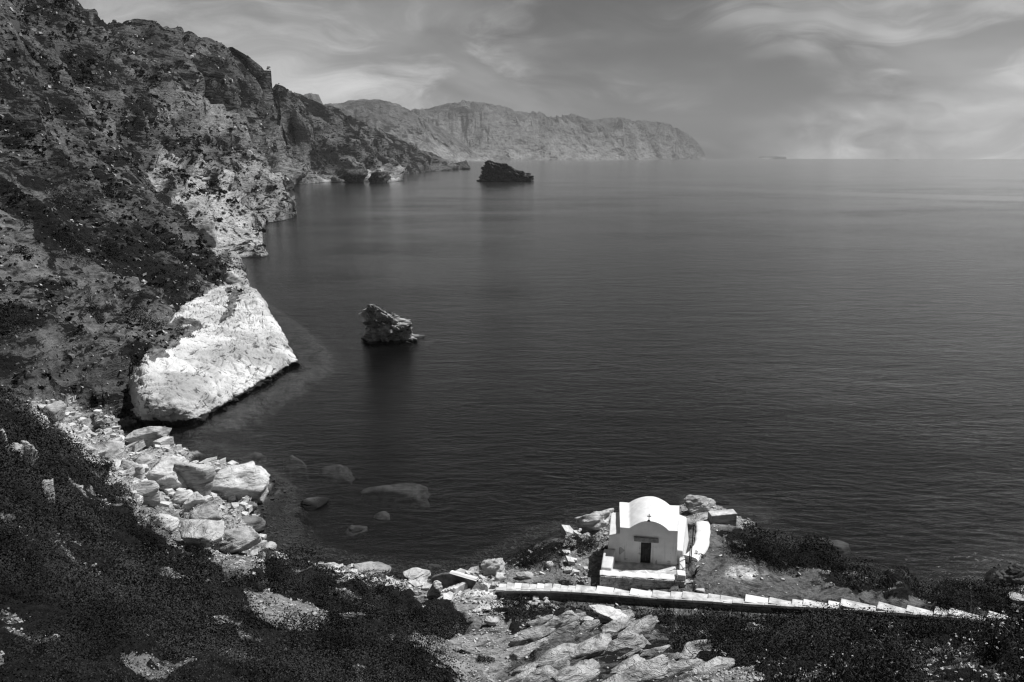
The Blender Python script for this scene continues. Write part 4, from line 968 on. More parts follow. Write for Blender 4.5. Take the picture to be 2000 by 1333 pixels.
RK = [
 (396,896,532,996,0.0,'broad white boulder with a dark hollow on top at the cove edge','white_rock',11,5,.45,1.0,.95,(0,0)),
 (338,903,418,968,0.6,'long tilted grey slab with a black shaded side beside the hollowed white boulder','pale_rock',5,4,.85,.9,.6,(.35,0)),
 (290,893,378,962,1.0,'big pale wedge-shaped boulder between the cleft block and the tilted slab','white_rock',21,5,.8,1.0,.9,(.3,0)),
 (236,900,284,948,1.6,'white slab boulder resting against the scrub above the cleft block','white_rock',31,4,.8,1.0,.8,(.25,0)),
 (250,936,312,990,1.5,'chunky cleft white block under the scrub edge at the beach top','white_rock',14,4,.85,1.1,.9,(0,0)),
 (262,888,300,918,1.0,'rounded grey boulder behind the pale wedge-shaped boulder','pale_rock',41,4,.4,1.0,.9,(0,0)),
 (248,826,332,888,0.0,'large grey streaked boulder standing in the inlet below the white slab','pale_rock',51,5,.55,1.2,.8,(.2,0)),
 (360,962,408,998,1.0,'small sharp white wedge in front of the hollowed white boulder','white_rock',61,4,.9,.9,.8,(0,0)),
 (328,974,368,996,1.3,'low broken white stone left of the sharp white wedge','white_rock',71,3,.9,1.0,.8,(0,0)),
 (374,985,436,1042,0.7,'grey mottled boulder below the sharp white wedge','pale_rock',81,4,.6,1.3,.9,(0,0)),
 (356,1010,440,1092,1.4,'long white rock ramp running down the gravel beach','white_rock',91,5,.7,.9,1.5,(.12,0)),
 (420,1034,512,1088,0.4,'big rounded grey boulder at the foot of the long white ramp','pale_rock',101,5,.3,1.0,.85,(0,0)),
 (505,1060,542,1090,0.1,'small round striped boulder at the waterline beside the big rounded grey one','pale_rock',111,4,.25,.9,.9,(0,0)),
 (458,1006,520,1048,0.0,'rough low dark boulder in the wet edge above the big rounded grey one','grey_rock',121,4,.5,1.5,.9,(0,0)),
 (294,1006,350,1042,2.8,'flat white slab lying alone on the gravel below the scrub','white_rock',131,4,.9,.8,.7,(.2,0)),
 (470,982,504,1006,0.1,'small dark stone under the overhang of the hollowed boulder','grey_rock',141,3,.6,1.2,.9,(0,0)),
 (338,952,384,982,1.2,'pale split stone filling the gap under the tilted slab','white_rock',151,3,.9,1.1,.9,(0,0)),
 (0,838,16,880,15.0,'bright white rock cut by the left picture edge in the scrub','white_rock',161,3,.8,1.0,.9,(0,0)),
 (40,860,76,914,14.0,'white upright rock with a crack standing in the scrub slope','white_rock',171,4,.8,1.1,.7,(.1,0)),
 (8,866,48,906,14.3,'lower grey rock leaning on the cracked white rock in the scrub','pale_rock',181,4,.6,1.2,.9,(0,0)),
 (82,938,110,984,12.6,'narrow pale rock fin half sunk in the dark scrub','pale_rock',191,3,.8,1.2,.6,(.2,0)),
 (84,786,132,832,3.8,'grey angular boulder highest in the rock pile at the inlet head','pale_rock',201,4,.8,1.1,.9,(0,0)),
 (52,806,98,852,4.2,'pale broken boulder at the left end of the inlet rock pile','white_rock',211,4,.8,1.1,.9,(0,0)),
 (172,862,244,908,2.0,'wide pale bedrock boulder beside the inlet above the white blocks','pale_rock',221,4,.8,1.1,.9,(.15,0)),
 (134,852,162,872,2.6,'small bright stone nearest the inlet pool','white_rock',231,3,.7,1.0,.9,(0,0)),
 (150,868,186,892,2.6,'low white stone just below the small bright stone by the inlet','white_rock',241,3,.7,1.0,.9,(0,0)),
 (188,836,206,856,0.3,'little pointed white stone standing in the inlet pool','white_rock',251,3,.8,1.0,.8,(0,0)),
 (200,846,222,862,0.1,'flat grey stone in the inlet pool beside the pointed one','pale_rock',261,3,.6,1.0,.9,(0,0)),
 (110,826,146,852,3.2,'tumbled grey block between the inlet rock pile and pool','pale_rock',271,3,.8,1.0,.9,(0,0)),
 (1121,992,1202,1046,0.6,'craggy white sea rock with a dark undercut left of the chapel','white_rock',281,5,.55,2.0,.8,(-.1,0)),
 (938,1092,988,1128,0.8,'craggy grey shore rock at the sea side of the landing','pale_rock',291,5,.5,1.8,.8,(0,0)),
 (966,1122,990,1140,3.3,'square white stone above the stair top near the landing','white_rock',301,3,.9,1.0,.8,(0,0)),
 (1006,1116,1042,1134,3.0,'pair-like pale cracked rock between bush and stairway','white_rock',311,4,.9,1.5,.8,(0,0)),
 (1062,1098,1082,1112,3.2,'grey square stone perched left of the chapel yard','pale_rock',321,3,.9,1.0,.8,(0,0)),
 (1398,970,1426,988,3.2,'small pointed rock on the very tip of the point behind the chapel','pale_rock',331,4,.9,1.2,.8,(0,0)),
 (1333,966,1400,1004,2.4,'rounded pale rock hump behind the chapel roof','pale_rock',341,5,.4,1.3,.8,(0,0)),
 (1146,1186,1232,1222,5.6,'pale layered rock crowning the outcrop below the stairway','white_rock',351,5,.7,1.6,.7,(.25,0)),
 (1092,1188,1134,1216,5.8,'pointed pale rock at the upper left of the outcrop','white_rock',361,4,.85,1.4,.7,(.2,0)),
 (1130,1204,1160,1222,5.9,'small white rock between the two crowning rocks of the outcrop','white_rock',371,3,.9,1.2,.8,(0,0)),
 (945,1206,975,1226,4.8,'dark-sided boulder in the middle of the gravel gully','pale_rock',381,3,.85,1.0,.8,(0,0)),
 (926,1180,960,1198,4.0,'pale rounded boulder just below the landing','white_rock',391,3,.6,1.0,.9,(0,0)),
 (1372,1018,1384,1030,4.4,'dark little stone at the back of the curved white wall','grey_rock',401,3,.6,1.0,.9,(0,0)),
 (785,1120,842,1136,0.8,'flat white rock on the shore left of the bent parapet','white_rock',411,4,.6,1.0,.8,(0,0)),
 (834,1138,864,1174,2.4,'upright pale rock end beside the gravel path and parapet','white_rock',421,4,.7,1.2,.45,(.1,0)),
 (690,1106,765,1130,0.2,'long flat pale rock shelf on the shore below the scrub mound','pale_rock',431,4,.5,1.0,.8,(0,0)),
 (630,1098,662,1112,0.3,'small flat white rock where the scrub mound meets the shore','white_rock',441,3,.5,1.0,.8,(0,0)),
 (1948,1100,2012,1150,0.8,'dark wet rocky shelf at the right picture edge','dark_rock',451,5,.5,2.0,.8,(0,0)),
 (1968,1158,2020,1184,2.5,'bright white rock above the wet shelf at the right picture edge','white_rock',461,4,.6,1.2,.8,(0,0)),
 (1240,1168,1262,1180,4.9,'single white stone in the scrub right below the stairway wall','white_rock',471,2,.8,1.0,.8,(0,0)) ,
 (1358,1150,1376,1160,4.8,'white stone on the grass just above the middle of the stairway','white_rock',481,3,.8,1.0,.8,(0,0)),
 (1232,1144,1252,1154,4.5,'white stone with a grey neighbour under the forecourt front wall','white_rock',491,3,.8,1.0,.8,(0,0)),
 (1334,1132,1362,1142,4.6,'flat white stone at the right foot of the forecourt','white_rock',501,3,.6,1.0,.8,(0,0)),
 (178,1102,190,1110,11.5,'single small white stone amid the dark left scrub','white_rock',511,3,.8,1.0,.8,(0,0)),
 (588,974,646,996,-0.1,'low black rock just breaking the surface in the cove','dark_rock',521,4,.5,1.2,.8,(0,0)),
 (372,432,424,484,6.0,'white block with a black cleft at the crest above the far white cliff','pale_rock',533,4,.95,1.6,.7,(0,0)),
 (436,530,476,556,4.5,'gleaming white block on the neck behind the broad rock slab','white_rock',547,4,.95,1.0,.7,(0,0)),
]
for a in RK:
    q = list(a[:5])
    o = rock_px(*q, a[5], a[6], a[7], a[8], a[9], a[10], a[11], a[12], hollow=(0.35, -0.55, 0.75, 0.95) if a[7] == 11 else None)
SUB = [(552,853,602,897,-0.9,'pale sunken boulder farthest out in the cove, tall oval shape'),(624,884,692,918,-0.8,'pale oblong sunken boulder right of the tall oval one'),
       (702,918,842,962,-0.9,'long pale sunken rock ridge with a dark edge in the middle of the cove'),(728,982,762,1000,-0.7,'small pale sunken rock below the long sunken ridge'),
       (670,1010,718,1026,-0.6,'thin flat sunken rock nearest the shore of the cove'),(825,1066,872,1104,-0.8,'round faint sunken rock close to the parapet'),
       (470,856,520,884,-0.7,'faint sunken rock beyond the white boulders'),(1600,1030,1660,1062,-0.8,'faint sunken rock off the bushes right of the chapel'),(1590,1070,1660,1110,-0.7,'pale sunken shelf beside the bushes right of the chapel')]
for k, a in enumerate(SUB):
    rock_px(a[0], a[1], a[2], a[3], a[4], a[5], 'sunk_rock' if 'sunk_rock' in MATS else 'stone', 600 + k*7, 4, .4, 1.2, .8, sink=0.3, name='sunken_rock', cat='sunken rock')

# white stone heap under the stairway wall, and loose stones one can count
heap = [(1010,1180,16,11),(1022,1172,14,10),(1034,1166,15,12),(1046,1170,16,12),(1058,1166,13,10),(1068,1178,15,12),(1042,1182,18,12),(1028,1188,16,10),(1056,1186,14,9),
        (1078,1184,13,9),(1014,1190,13,8),(1050,1176,12,9),(1034,1178,12,9),(1066,1170,12,9),(1088,1188,12,8),(1000,1186,12,8)]
for k, (x, y, sw, sh) in enumerate(heap):
    q = hit(x, y + 3)
    rock_px(x - sw/2, y - sh/2, x + sw/2, y + sh/2, q[2], 'white stone in the loose heap against the dark stairway wall', 'white_rock', 700 + k, 3, .9, 1.0, .9, name='heap_stone', cat='stone', group='white stones heaped below the stairway wall')

# sea stack and islet: cross-sections up a height, weathered
def stack(name, secs, yd, mat, label, cat, seed, m, org, rough, az, lean=0.55):
    """secs: (height px, left px, right px) relative to org; m metres per pixel"""
    nh, na = 70, 150
    hs = np.array([s[0] for s in secs])*m; l = np.array([s[1] for s in secs])*m; r = np.array([s[2] for s in secs])*m
    tz = np.linspace(hs[0], hs[-1], nh); L = np.interp(tz, hs, l); Rr = np.interp(tz, hs, r)
    an = np.linspace(0, 2*math.pi, na, endpoint=False)
    cx, hw = (L + Rr)/2, np.maximum((Rr - L)/2, 0.02*hs[-1])
    dx = np.sign(np.cos(an))*np.abs(np.cos(an))**0.8; dy = np.sign(np.sin(an))*np.abs(np.sin(an))**0.8
    v = np.stack([cx[:, None] + hw[:, None]*dx, yd*np.minimum(hw, hw.max()*.8)[:, None]*dy + (-lean*hw.max()*tz/tz.max())[:, None], np.repeat(tz[:, None], na, 1)], 2).reshape(-1, 3)
    q = v/(hs[-1]*0.55); q2 = np.stack([q[:, 0]*.8 - q[:, 2]*.6, q[:, 1], (q[:, 2]*.8 + q[:, 0]*.6)*1.8], 1)
    dsp = (0.30*fbm(q2*1.6 + seed, 6, 0.62) - 0.16*np.clip(np.abs(perlin(q*2.1 + 9)), 0, .5))*hs[-1]*rough
    out = v - np.stack([np.repeat(cx, na), np.zeros(nh*na), v[:, 2]], 1); out /= np.linalg.norm(out, axis=1)[:, None] + 1e-6
    v = v + out*dsp[:, None]; v[:, 2] += 0.25*dsp
    i = np.arange(nh*na).reshape(nh, na); j = np.roll(i, -1, 1)
    f = np.stack([i[:-1], j[:-1], j[1:], i[1:]], 2).reshape(-1, 4)
    v = np.concatenate([v, [[cx[-1], -lean*hw.max(), tz[-1]]]]); top = np.stack([i[-1], j[-1], np.full(na, nh*na)], 1)
    o = mesh(name, v, [f, top], MATS[mat], None, True); o.location = org; o.rotation_euler = (0, 0, -az)
    return tag(o, label, cat)
so_ = P(760, 672, z=0); D = so_[1]*CP + H*SP
stack('sea_stack', [(-14,-62,66),(0,-50,52),(8,-46,40),(22,-45,34),(36,-46,28),(46,-48,18),(54,-51,8),(62,-49,-6),(70,-46,-18),(77,-44,-26)], 0.75, 'stack_rock',
      'jagged dark sea stack leaning left in the middle of the bay', 'sea stack', 2.2, D/F/math.cos(0.23), (so_[0], so_[1] + 3, 0), 0.68, math.atan2(so_[0], so_[1]))
io = P(990, 355.5, z=0); D = io[1]*CP + H*SP
stack('rocky_islet', [(-12,-60,62),(0,-54,53),(10,-50,49),(20,-48,28),(26,-47,14),(33,-45,-6),(38,-42,-26),(41,-39,-34)], 0.55, 'dark_rock',
      'dark flat-backed rocky islet off the headland near the horizon', 'islet', 7.7, D/F, (io[0], io[1] + 18, 0), 0.62, math.atan2(io[0], io[1]))
# low skerries at the toe of the headland
for k, (x, y0, y1, wd, lb) in enumerate([(765, 347, 355, 26, 'low dark skerry at the toe of the headland below the scree'), (742, 334, 358, 46, 'tall dark crag on the headland shore beside the white beach'),
                                        (690, 330, 358, 60, 'dark blocky crag at the right end of the white beach'), (910, 326, 332, 18, 'farthest dark skerry off the long headland')]):
    rock_px(x - wd/2, y0, x + wd/2, y1, 0.0, lb, 'dark_rock', 800 + k, 4, .5, 2.0, .6, name='crag', cat='crag')

# boat far out
bo = P(1752, 313.2, z=0); boat = tag(empty('boat', (bo[0], bo[1], 0), 0.3), 'tiny dark boat alone near the horizon', 'boat')
MB().hexa([(-11, -2.2, -0.8), (10, -2.2, -0.8), (10, 2.2, -0.8), (-11, 2.2, -0.8)], [(-13, -3.2, 3.2), (14, -1.0, 4.0), (14, 1.0, 4.0), (-13, 3.2, 3.2)]).build('hull', 'boat_hull', boat)
MB().box(-8, 3, -2.2, 2.2, 3.0, 7.5).build('cabin', 'boat_hull', boat)
MB().tube((0, 0, 7), (0, 0, 13), 0.25).build('mast', 'boat_hull', boat)
# ---------------------------------------------------------------- vegetation
RG = np.random.RandomState(12)
def leaves(cen, size, up=0.5, rng=RG, aspect=0.42):
    """one small diamond leaf (or leaf spray) at every point"""
    n = len(cen); a = rng.normal(size=(n, 3)); a[:, 2] = np.abs(a[:, 2])*up + 0.15; a /= np.linalg.norm(a, axis=1)[:, None]
    b = np.cross(a, rng.normal(size=(n, 3))); b /= np.linalg.norm(b, axis=1)[:, None] + 1e-9
    s = np.broadcast_to(size, (n,))[:, None]*rng.uniform(0.7, 1.3, (n, 1))
    v = np.stack([cen - a*s*0.5, cen + b*s*aspect*0.5, cen + a*s*0.5, cen - b*s*aspect*0.5], 1).reshape(-1, 3)
    return v, np.arange(4*n).reshape(n, 4)
def dome_leaves(cen, nor, size, jit, rng=RG, aspect=0.55):
    """small leaf sprays lying roughly on a rounded crown surface"""
    n = len(cen); m = nor + rng.normal(size=(n, 3))*jit; m /= np.linalg.norm(m, axis=1)[:, None] + 1e-9
    a = np.cross(m, rng.normal(size=(n, 3))); a /= np.linalg.norm(a, axis=1)[:, None] + 1e-9; b = np.cross(m, a)
    s = np.broadcast_to(size, (n,))[:, None]*rng.uniform(0.6, 1.35, (n, 1))
    v = np.stack([cen - a*s*0.5, cen + b*s*aspect*0.5, cen + a*s*0.5, cen - b*s*aspect*0.5], 1).reshape(-1, 3)
    return v, np.arange(4*n).reshape(n, 4)
def cushions(base, rad, hgt, per, rng=RG):
    """points and normals on the shells of many low rounded cushions"""
    k = np.repeat(np.arange(len(base)), per); n = len(k)
    d = rng.normal(size=(n, 3)); d[:, 2] = np.abs(d[:, 2]) - 0.10; d /= np.linalg.norm(d, axis=1)[:, None]
    lum_ = 0.86 + 0.30*perlin((d*2.2 + base[k]*3.1).astype(np.float32)) + rng.normal(size=n)*0.05
    sc = np.stack([rad[k], rad[k], hgt[k]], 1)
    return base[k] + d*sc*lum_[:, None], d, k
def mound(x, y):
    p = np.stack([x*0.55, y*0.55, np.full(len(x), 4.2)], 1); q = np.stack([x*1.9, y*1.9, np.full(len(x), 1.2)], 1)
    return np.clip(0.42 + 0.55*fbm(p, 3) + 0.22*perlin(q), 0.08, 1.3)
# cell areas for scattering
def cells(mask):
    f = idx[:-1, :-1].ravel(); m = mask[f]; f = f[m]
    e1 = V[f + 1] - V[f]; e2 = V[f + NU] - V[f]
    return f, np.linalg.norm(np.cross(e1, e2), axis=1), e1, e2
def scatter(mask, n, dens, rng=RG):
    f, ar, e1, e2 = cells(mask); wt = ar*dens(V[f, 1], f); wt /= wt.sum()
    k = rng.choice(len(f), n, p=wt); u = rng.rand(n, 1); v = rng.rand(n, 1)
    return V[f[k]] + e1[k]*u + e2[k]*v, f[k]
inview = (dpx > -250) & (dpx < 2250) & (dpy < 1500)
mat_m = (scr > 0.8) & (V[:, 1] < 78) & inview & (V[:, 2] > 0.3)
q, fk = scatter(mat_m, 4600, lambda Y, f: (20/np.clip(Y, 14, 60))**0.5*np.clip(0.35 + 1.6*gap[f], 0.05, 1))
rad = np.clip(RG.lognormal(-0.55, 0.55, len(q)), 0.20, 1.9); hg = np.minimum(rad*RG.uniform(0.55, 0.95, len(q)), 1.15)
dr_ = np.sqrt(((q[:, None, :2] - srim[None, ::3, :2])**2).sum(2).min(1)); kp = dr_ > rad*0.85 + 0.15; q, rad, hg, dr_ = q[kp], rad[kp], hg[kp], dr_[kp]; hg = hg*np.clip(dr_/3.2, 0.30, 1)
per = np.clip(rad**2*900/np.clip(q[:, 1]/18, 0.9, 3.2)**1.7, 22, 420).astype(int)
cn, nr_, kk_ = cushions(q - np.array((0, 0, .08)), rad, hg, per)
v, f = dome_leaves(cn, nr_, np.clip(q[kk_, 1]*0.0030, 0.05, 0.15), 0.38)
tag(mesh('scrub', v, f, MATS['scrub_leaf']), kind='stuff')
# dry grass and herbs among it on the near right slope and the terrace
gm = ((scr > 0.8) & (dpx > 1000) & (V[:, 1] < 46) & inview) | ((alb < 0.1) & (scr < 0.4) & (V[:, 1] < 56) & (dpx > 1150) & inview)
q, fk = scatter(gm, 45000, lambda Y, f: (20/np.clip(Y, 10, 60))**1.2*np.where(scr[f] > 0.8, 1, 0.35))
dr_ = np.sqrt(((q[:, None, :2] - srim[None, ::3, :2])**2).sum(2).min(1)); kp = dr_ > 0.6; q, fk = q[kp], fk[kp]
q = q + np.stack([0*q[:, 0], 0*q[:, 0], np.where(scr[fk] > .8, 0.35, 0.05) + 0.1*RG.rand(len(q))], 1)
v, f = leaves(q, np.where(scr[fk] > .8, np.clip(q[:, 1]*0.008, 0.18, 0.34), 0.16), 3.0, RG, 0.10)
tag(mesh('dry_grass', v, f, MATS['dry_leaf']), kind='stuff')
# shrubs scattered over the far slopes
hm2 = (V[:, 1] > 76) & (V[:, 1] < 1500) & inview & (V[:, 2] > 2.5) & ~slab & (alb < 0.45)
f0, ar, e1, e2 = cells(hm2)
nz_ = fbm(V[f0].astype(np.float32)/14.0, 4); wt = ar*np.clip(scr[f0]*1.3 - 0.25 + 0.9*nz_, 0.0, 2)*(100/V[f0, 1])**1.55; wt /= wt.sum()
k = RG.choice(len(f0), 20000, p=wt); cc = V[f0[k]] + e1[k]*RG.rand(len(k), 1) + e2[k]*RG.rand(len(k), 1)
NL = 13
sz = np.clip(RG.lognormal(-0.55, 0.45, len(cc)), 0.25, 1.7)*np.clip(cc[:, 1]/190, 0.7, 2.3)
off = RG.normal(size=(len(cc), NL, 3)); off /= np.linalg.norm(off, axis=2)[:, :, None]; off[:, :, 2] = np.abs(off[:, :, 2])*0.8
pos_ = (cc[:, None] + off*sz[:, None, None]*0.55*np.array((1, 1, 0.8))).reshape(-1, 3)
v, f = leaves(pos_, np.repeat(sz*0.62, NL), 0.4, RG, 0.8)
tag(mesh('hillside_shrubs', v, f, MATS['dark_leaf']), kind='stuff')

# loose stones: gravel, gully, beach, slopes
def stones(name, mask, n, size, mat, dens=None, flatness=0.6):
    q, fk = scatter(mask, n, dens or (lambda Y, f: (30/np.clip(Y, 15, 400))**1.4))
    s = size(q[:, 1])*np.clip(RG.lognormal(-0.2, 0.55, n), 0.3, 3.2)
    base, f = boxmesh(-.5, .5, -.5, .5, -.5, .5); v = base[None]*(1 + 0.55*(RG.rand(n, 8, 3) - 0.5))*np.array((1, 0.8, flatness))
    a = RG.rand(n)*6.28; c_, s_ = np.cos(a)[:, None], np.sin(a)[:, None]; tl = RG.normal(size=(n, 1))*0.35
    x = v[:, :, 0]*c_ - v[:, :, 1]*s_; y = v[:, :, 0]*s_ + v[:, :, 1]*c_; z = v[:, :, 2] + x*tl
    v = np.stack([x, y, z], 2)*s[:, None, None] + q[:, None] + np.array((0, 0, 0.12))*s[:, None, None]
    ff = (f[None] + (np.arange(n)*8)[:, None, None]).reshape(-1, 4)
    return tag(mesh(name, v.reshape(-1, 3), ff, MATS[mat]), kind='stuff')
near = (V[:, 1] < 90) & inview
stones('gravel', near & (scr < 0.4) & (alb > 0.15) & (V[:, 2] > -0.6), 16000, lambda Y: np.clip(Y*0.0018, .05, .14), 'pale_rock')
stones('rubble', near & (scr < 0.4) & (alb > 0.2) & (dpx < 1150) & (V[:, 2] > 0.3) & (V[:, 1] > 40), 1500, lambda Y: np.clip(Y*0.006, .2, .45), 'white_rock')
stones('loose_stones', near & (scr < 0.7) & (dpx > 850) & (V[:, 2] > 1.5), 1300, lambda Y: np.clip(Y*0.0022, .06, .13), 'stone')
stones('scree', (V[:, 1] > 76) & (V[:, 1] < 420) & inview & (V[:, 2] > 1.0) & ~slab & (scr < 0.7), 9000, lambda Y: np.clip(Y*0.0019, .15, .8), 'grey_rock', lambda Y, f: (100/Y)**1.6)
stones('pale_stones', (V[:, 1] > 76) & (V[:, 1] < 900) & inview & (V[:, 2] > 1.0) & ~slab & (scr < 0.8), 5200, lambda Y: np.clip(Y*0.0020, .15, 1.3), 'white_rock', lambda Y, f: (100/Y)**1.3)
stones('seabed_pebbles', (V[:, 1] < 72) & (V[:, 2] < -0.35) & (V[:, 2] > -1.6) & inview & (dpx < 1150), 5000, lambda Y: Y*0.0016, 'wet_pebble')

def bush_px(x0, y0, x1, y1, label, mat='dark_leaf', hgt=None, nl=2600, cat='bush', name='bush', group=None, leaf=None, seed=0):
    """shrub filling a box of the photograph: leaf mass on stems, following the ground"""
    r = np.random.RandomState(int(x0*7 + y0) % 9999 + seed)
    b = hit((x0 + x1)/2, y1 - 0.22*(y1 - y0)); D = b[1]*CP - (b[2] - H)*SP; m = D/F; dep = math.atan2(H - b[2], b[1])
    wd = (x1 - x0)*m; hpx = (y1 - y0)*m
    h = hgt or min(max(0.50*hpx, 0.25), 0.55*wd + 0.3); dd = max((hpx - 0.8*h*math.cos(dep))/max(math.sin(dep), 0.2), 0.45*wd)
    dd = min(dd, 1.6*wd)
    az = math.atan2(b[0], b[1]); ca_, sa_ = math.cos(az), math.sin(az)
    e = empty(name, b, 0); tag(e, label, cat, group)
    nk = int(np.clip(wd*dd/ (0.32*max(h, .4)**2) , 7, 60))
    a = r.rand(nk)*6.2832; rr = np.sqrt(r.rand(nk))*0.86; rr[0] = 0
    lx_, ly_ = np.cos(a)*rr*wd/2, np.sin(a)*rr*dd/2
    X = b[0] + lx_*ca_ + ly_*sa_; Y = b[1] - lx_*sa_ + ly_*ca_
    hl = h*np.sqrt(np.clip(1.08 - rr**2, .08, 1))*r.uniform(.72, 1.08, nk)
    rl = np.clip(hl*r.uniform(.55, .95, nk), 0.15*wd/math.sqrt(nk)*1.6, 0.42*wd)
    B = np.stack([X, Y, surf(X, np.clip(Y, 8, 2600)) - 0.05], 1) - b
    per = np.maximum((nl*1.5*rl**2/np.sum(rl**2)).astype(int), 12)
    c_, nn_, _ = cushions(B, rl, hl, per, r); nl = len(c_)
    v, f = dome_leaves(c_, nn_, leaf or np.clip(2.3*m, 0.05, 0.6), 0.6, r)
    mesh('foliage', v, f, MATS[mat], e)
    k = MB()
    for j in range(6):
        g = r.randint(nl); k.tube((r.normal()*wd*.04, r.normal()*dd*.04, -0.15), c_[g]*(0.85, 0.85, 0.8), 0.02*max(h, .6), 0.008, 5)
    k.build('stem', 'bark', e)
    return e
BU = [
 (1408,1015,1606,1098,'large rounded dark bush covering the rim right of the chapel',7000,'dark_leaf'),
 (985,1035,1130,1112,'broad black bush on the sea slope left of the chapel',4200,'dark_leaf'),
 (1085,1026,1172,1090,'darker bush with grey twigs against the left side of the chapel rock',3000,'scrub_leaf'),
 (1000,1152,1034,1188,'round dark bush leaning on the stairway wall beside the white stone heap',1500,'dark_leaf'),
 (998,1184,1056,1214,'low spreading bush in the gully just below the white stone heap',1900,'scrub_leaf'),
 (1580,1078,1680,1128,'dark bush on the rim just right of the large rounded bush',2600,'dark_leaf'),
 (1660,1095,1760,1148,'second rim bush between the large bush and the right edge, grassy front',2600,'scrub_leaf'),
 (1740,1112,1840,1168,'third rim bush above the bare end of the terrace',2600,'dark_leaf'),
 (1815,1122,1910,1190,'tall feathery rim bush near the right end of the stairway',2600,'scrub_leaf'),
 (1885,1138,1990,1208,'last rim bush at the right picture edge above the stairway top',2600,'dark_leaf'),
 (-30,535,68,650,'huge black bush cut by the left picture edge on the rocky slope',3600,'dark_leaf'),
 (112,430,175,505,'tall black shrub cluster high on the rocky slope',2400,'dark_leaf'),
 (236,570,312,640,'dark sprawling shrub on the slope just left of the white slab',2400,'dark_leaf'),
 (204,470,236,496,'small round black shrub right of the tall shrub cluster',1200,'dark_leaf'),
 (282,450,330,490,'dark shrub under the crest of the slope, upper of two',1200,'dark_leaf'),
 (326,480,360,518,'dark shrub under the crest of the slope, lower of two',1200,'dark_leaf'),
 (345,640,378,668,'small dark shrub in the soil pocket on the white slab',700,'dark_leaf'),
 (440,588,464,616,'small dark shrub in the upper cleft of the white slab',600,'dark_leaf'),
 (345,535,395,560,'flat dark shrub on the neck above the white slab',1200,'dark_leaf'),
 (172,595,206,622,'small dark shrub between the huge bush and the sprawling shrub',900,'dark_leaf'),
 (95,360,165,400,'wide flat shrub in the dark band of the upper slope',1200,'dark_leaf'),
 (190,350,240,382,'black shrub at the right end of the upper dark band',1000,'dark_leaf'),
 (20,470,70,500,'flat black shrub near the left picture edge above the huge bush',900,'dark_leaf'),
 (248,1012,335,1085,'dense scrub mound hanging over the gravel beach',4200,'scrub_leaf'),
 (206,925,260,972,'bushy knob of scrub at the lip above the cleft white block',2600,'scrub_leaf'),
 (500,1092,680,1168,'big smooth scrub mound at the head of the beach',7000,'scrub_leaf'),
 (660,1130,800,1205,'scrub tongue beside the gravel path, upper part',5200,'scrub_leaf'),
 (780,1165,925,1245,'scrub tongue beside the gully, lower tip',5200,'scrub_leaf'),
 (430,1120,520,1155,'flat scrub cushion between the beach and the bare gravel patch',2600,'scrub_leaf'),
 (620,1170,700,1250,'fuzzy taller scrub bush on the right edge of the bare gravel patch',3600,'scrub_leaf'),
 (880,1262,922,1280,'tiny round bush in the gravel gully',700,'dark_leaf'),
 (848,1262,872,1282,'small pale bush at the left side of the gravel gully',700,'dry_leaf'),
 (1905,1240,1960,1268,'pale twiggy bush beside the top of the stairway',1300,'dry_leaf'),
 (1640,1196,1690,1224,'bush growing up against the coping of the stairway wall',1200,'scrub_leaf'),
 (850,1144,868,1162,'small black shrub in the gap beside the upright pale rock',700,'dark_leaf'),
 (1350,1068,1376,1092,'little dark shrub at the foot of the curved white wall',700,'scrub_leaf'),
 (1120,1206,1150,1232,'dark shrub rooted in the cleft of the layered outcrop',900,'dark_leaf'),
 (1185,1235,1225,1258,'small dark tuft in a crevice in the upper middle of the layered outcrop',500,'dark_leaf'),
 (1080,1262,1130,1285,'dark tuft in a crevice on the left part of the layered outcrop',500,'dark_leaf'),
 (1200,1270,1240,1300,'dark tuft low on the right part of the layered outcrop',500,'dark_leaf'),
 (930,1265,965,1300,'grey cushion bush at the left foot of the layered outcrop',900,'scrub_leaf'),
]
for a in BU: bush_px(a[0], a[1], a[2], a[3], a[4], a[6], nl=a[5])
# spiky plant by the handrail
sb = hit(1356, 1126); sp0 = tag(empty('spiky_plant', sb), 'spiky rosette plant with dark leaves beside the handrail foot', 'plant')
for k in range(22):
    a = k*2.4; el = 0.35 + 0.9*((k*0.37) % 1); d = np.array((math.cos(a)*math.cos(el), math.sin(a)*math.cos(el), math.sin(el))); s = np.cross(d, (0, 0, 1)); s /= np.linalg.norm(s); L = 0.45 + 0.25*((k*.61) % 1)
    MB().add([(0, 0, 0) + s*.015, (0, 0, 0) - s*.015, d*L*.55 - s*.045, d*L*.55 + s*.045, d*L - (0, 0, .08)], np.array([[0, 1, 2], [0, 2, 3], [3, 2, 4]])).build('leaf', 'scrub_leaf', sp0)
dw = [hit(x, y) + np.array((0, 0, 1.3)) for x, y in ((8, 44), (36, 52), (62, 68), (88, 86), (112, 101))]
tag(wall_along('dry_stone_wall', dw, 1.1, 'mortar', 3.0, 9.0, None, 0.12), 'dark dry stone wall running down the high slope at the upper left', 'wall')
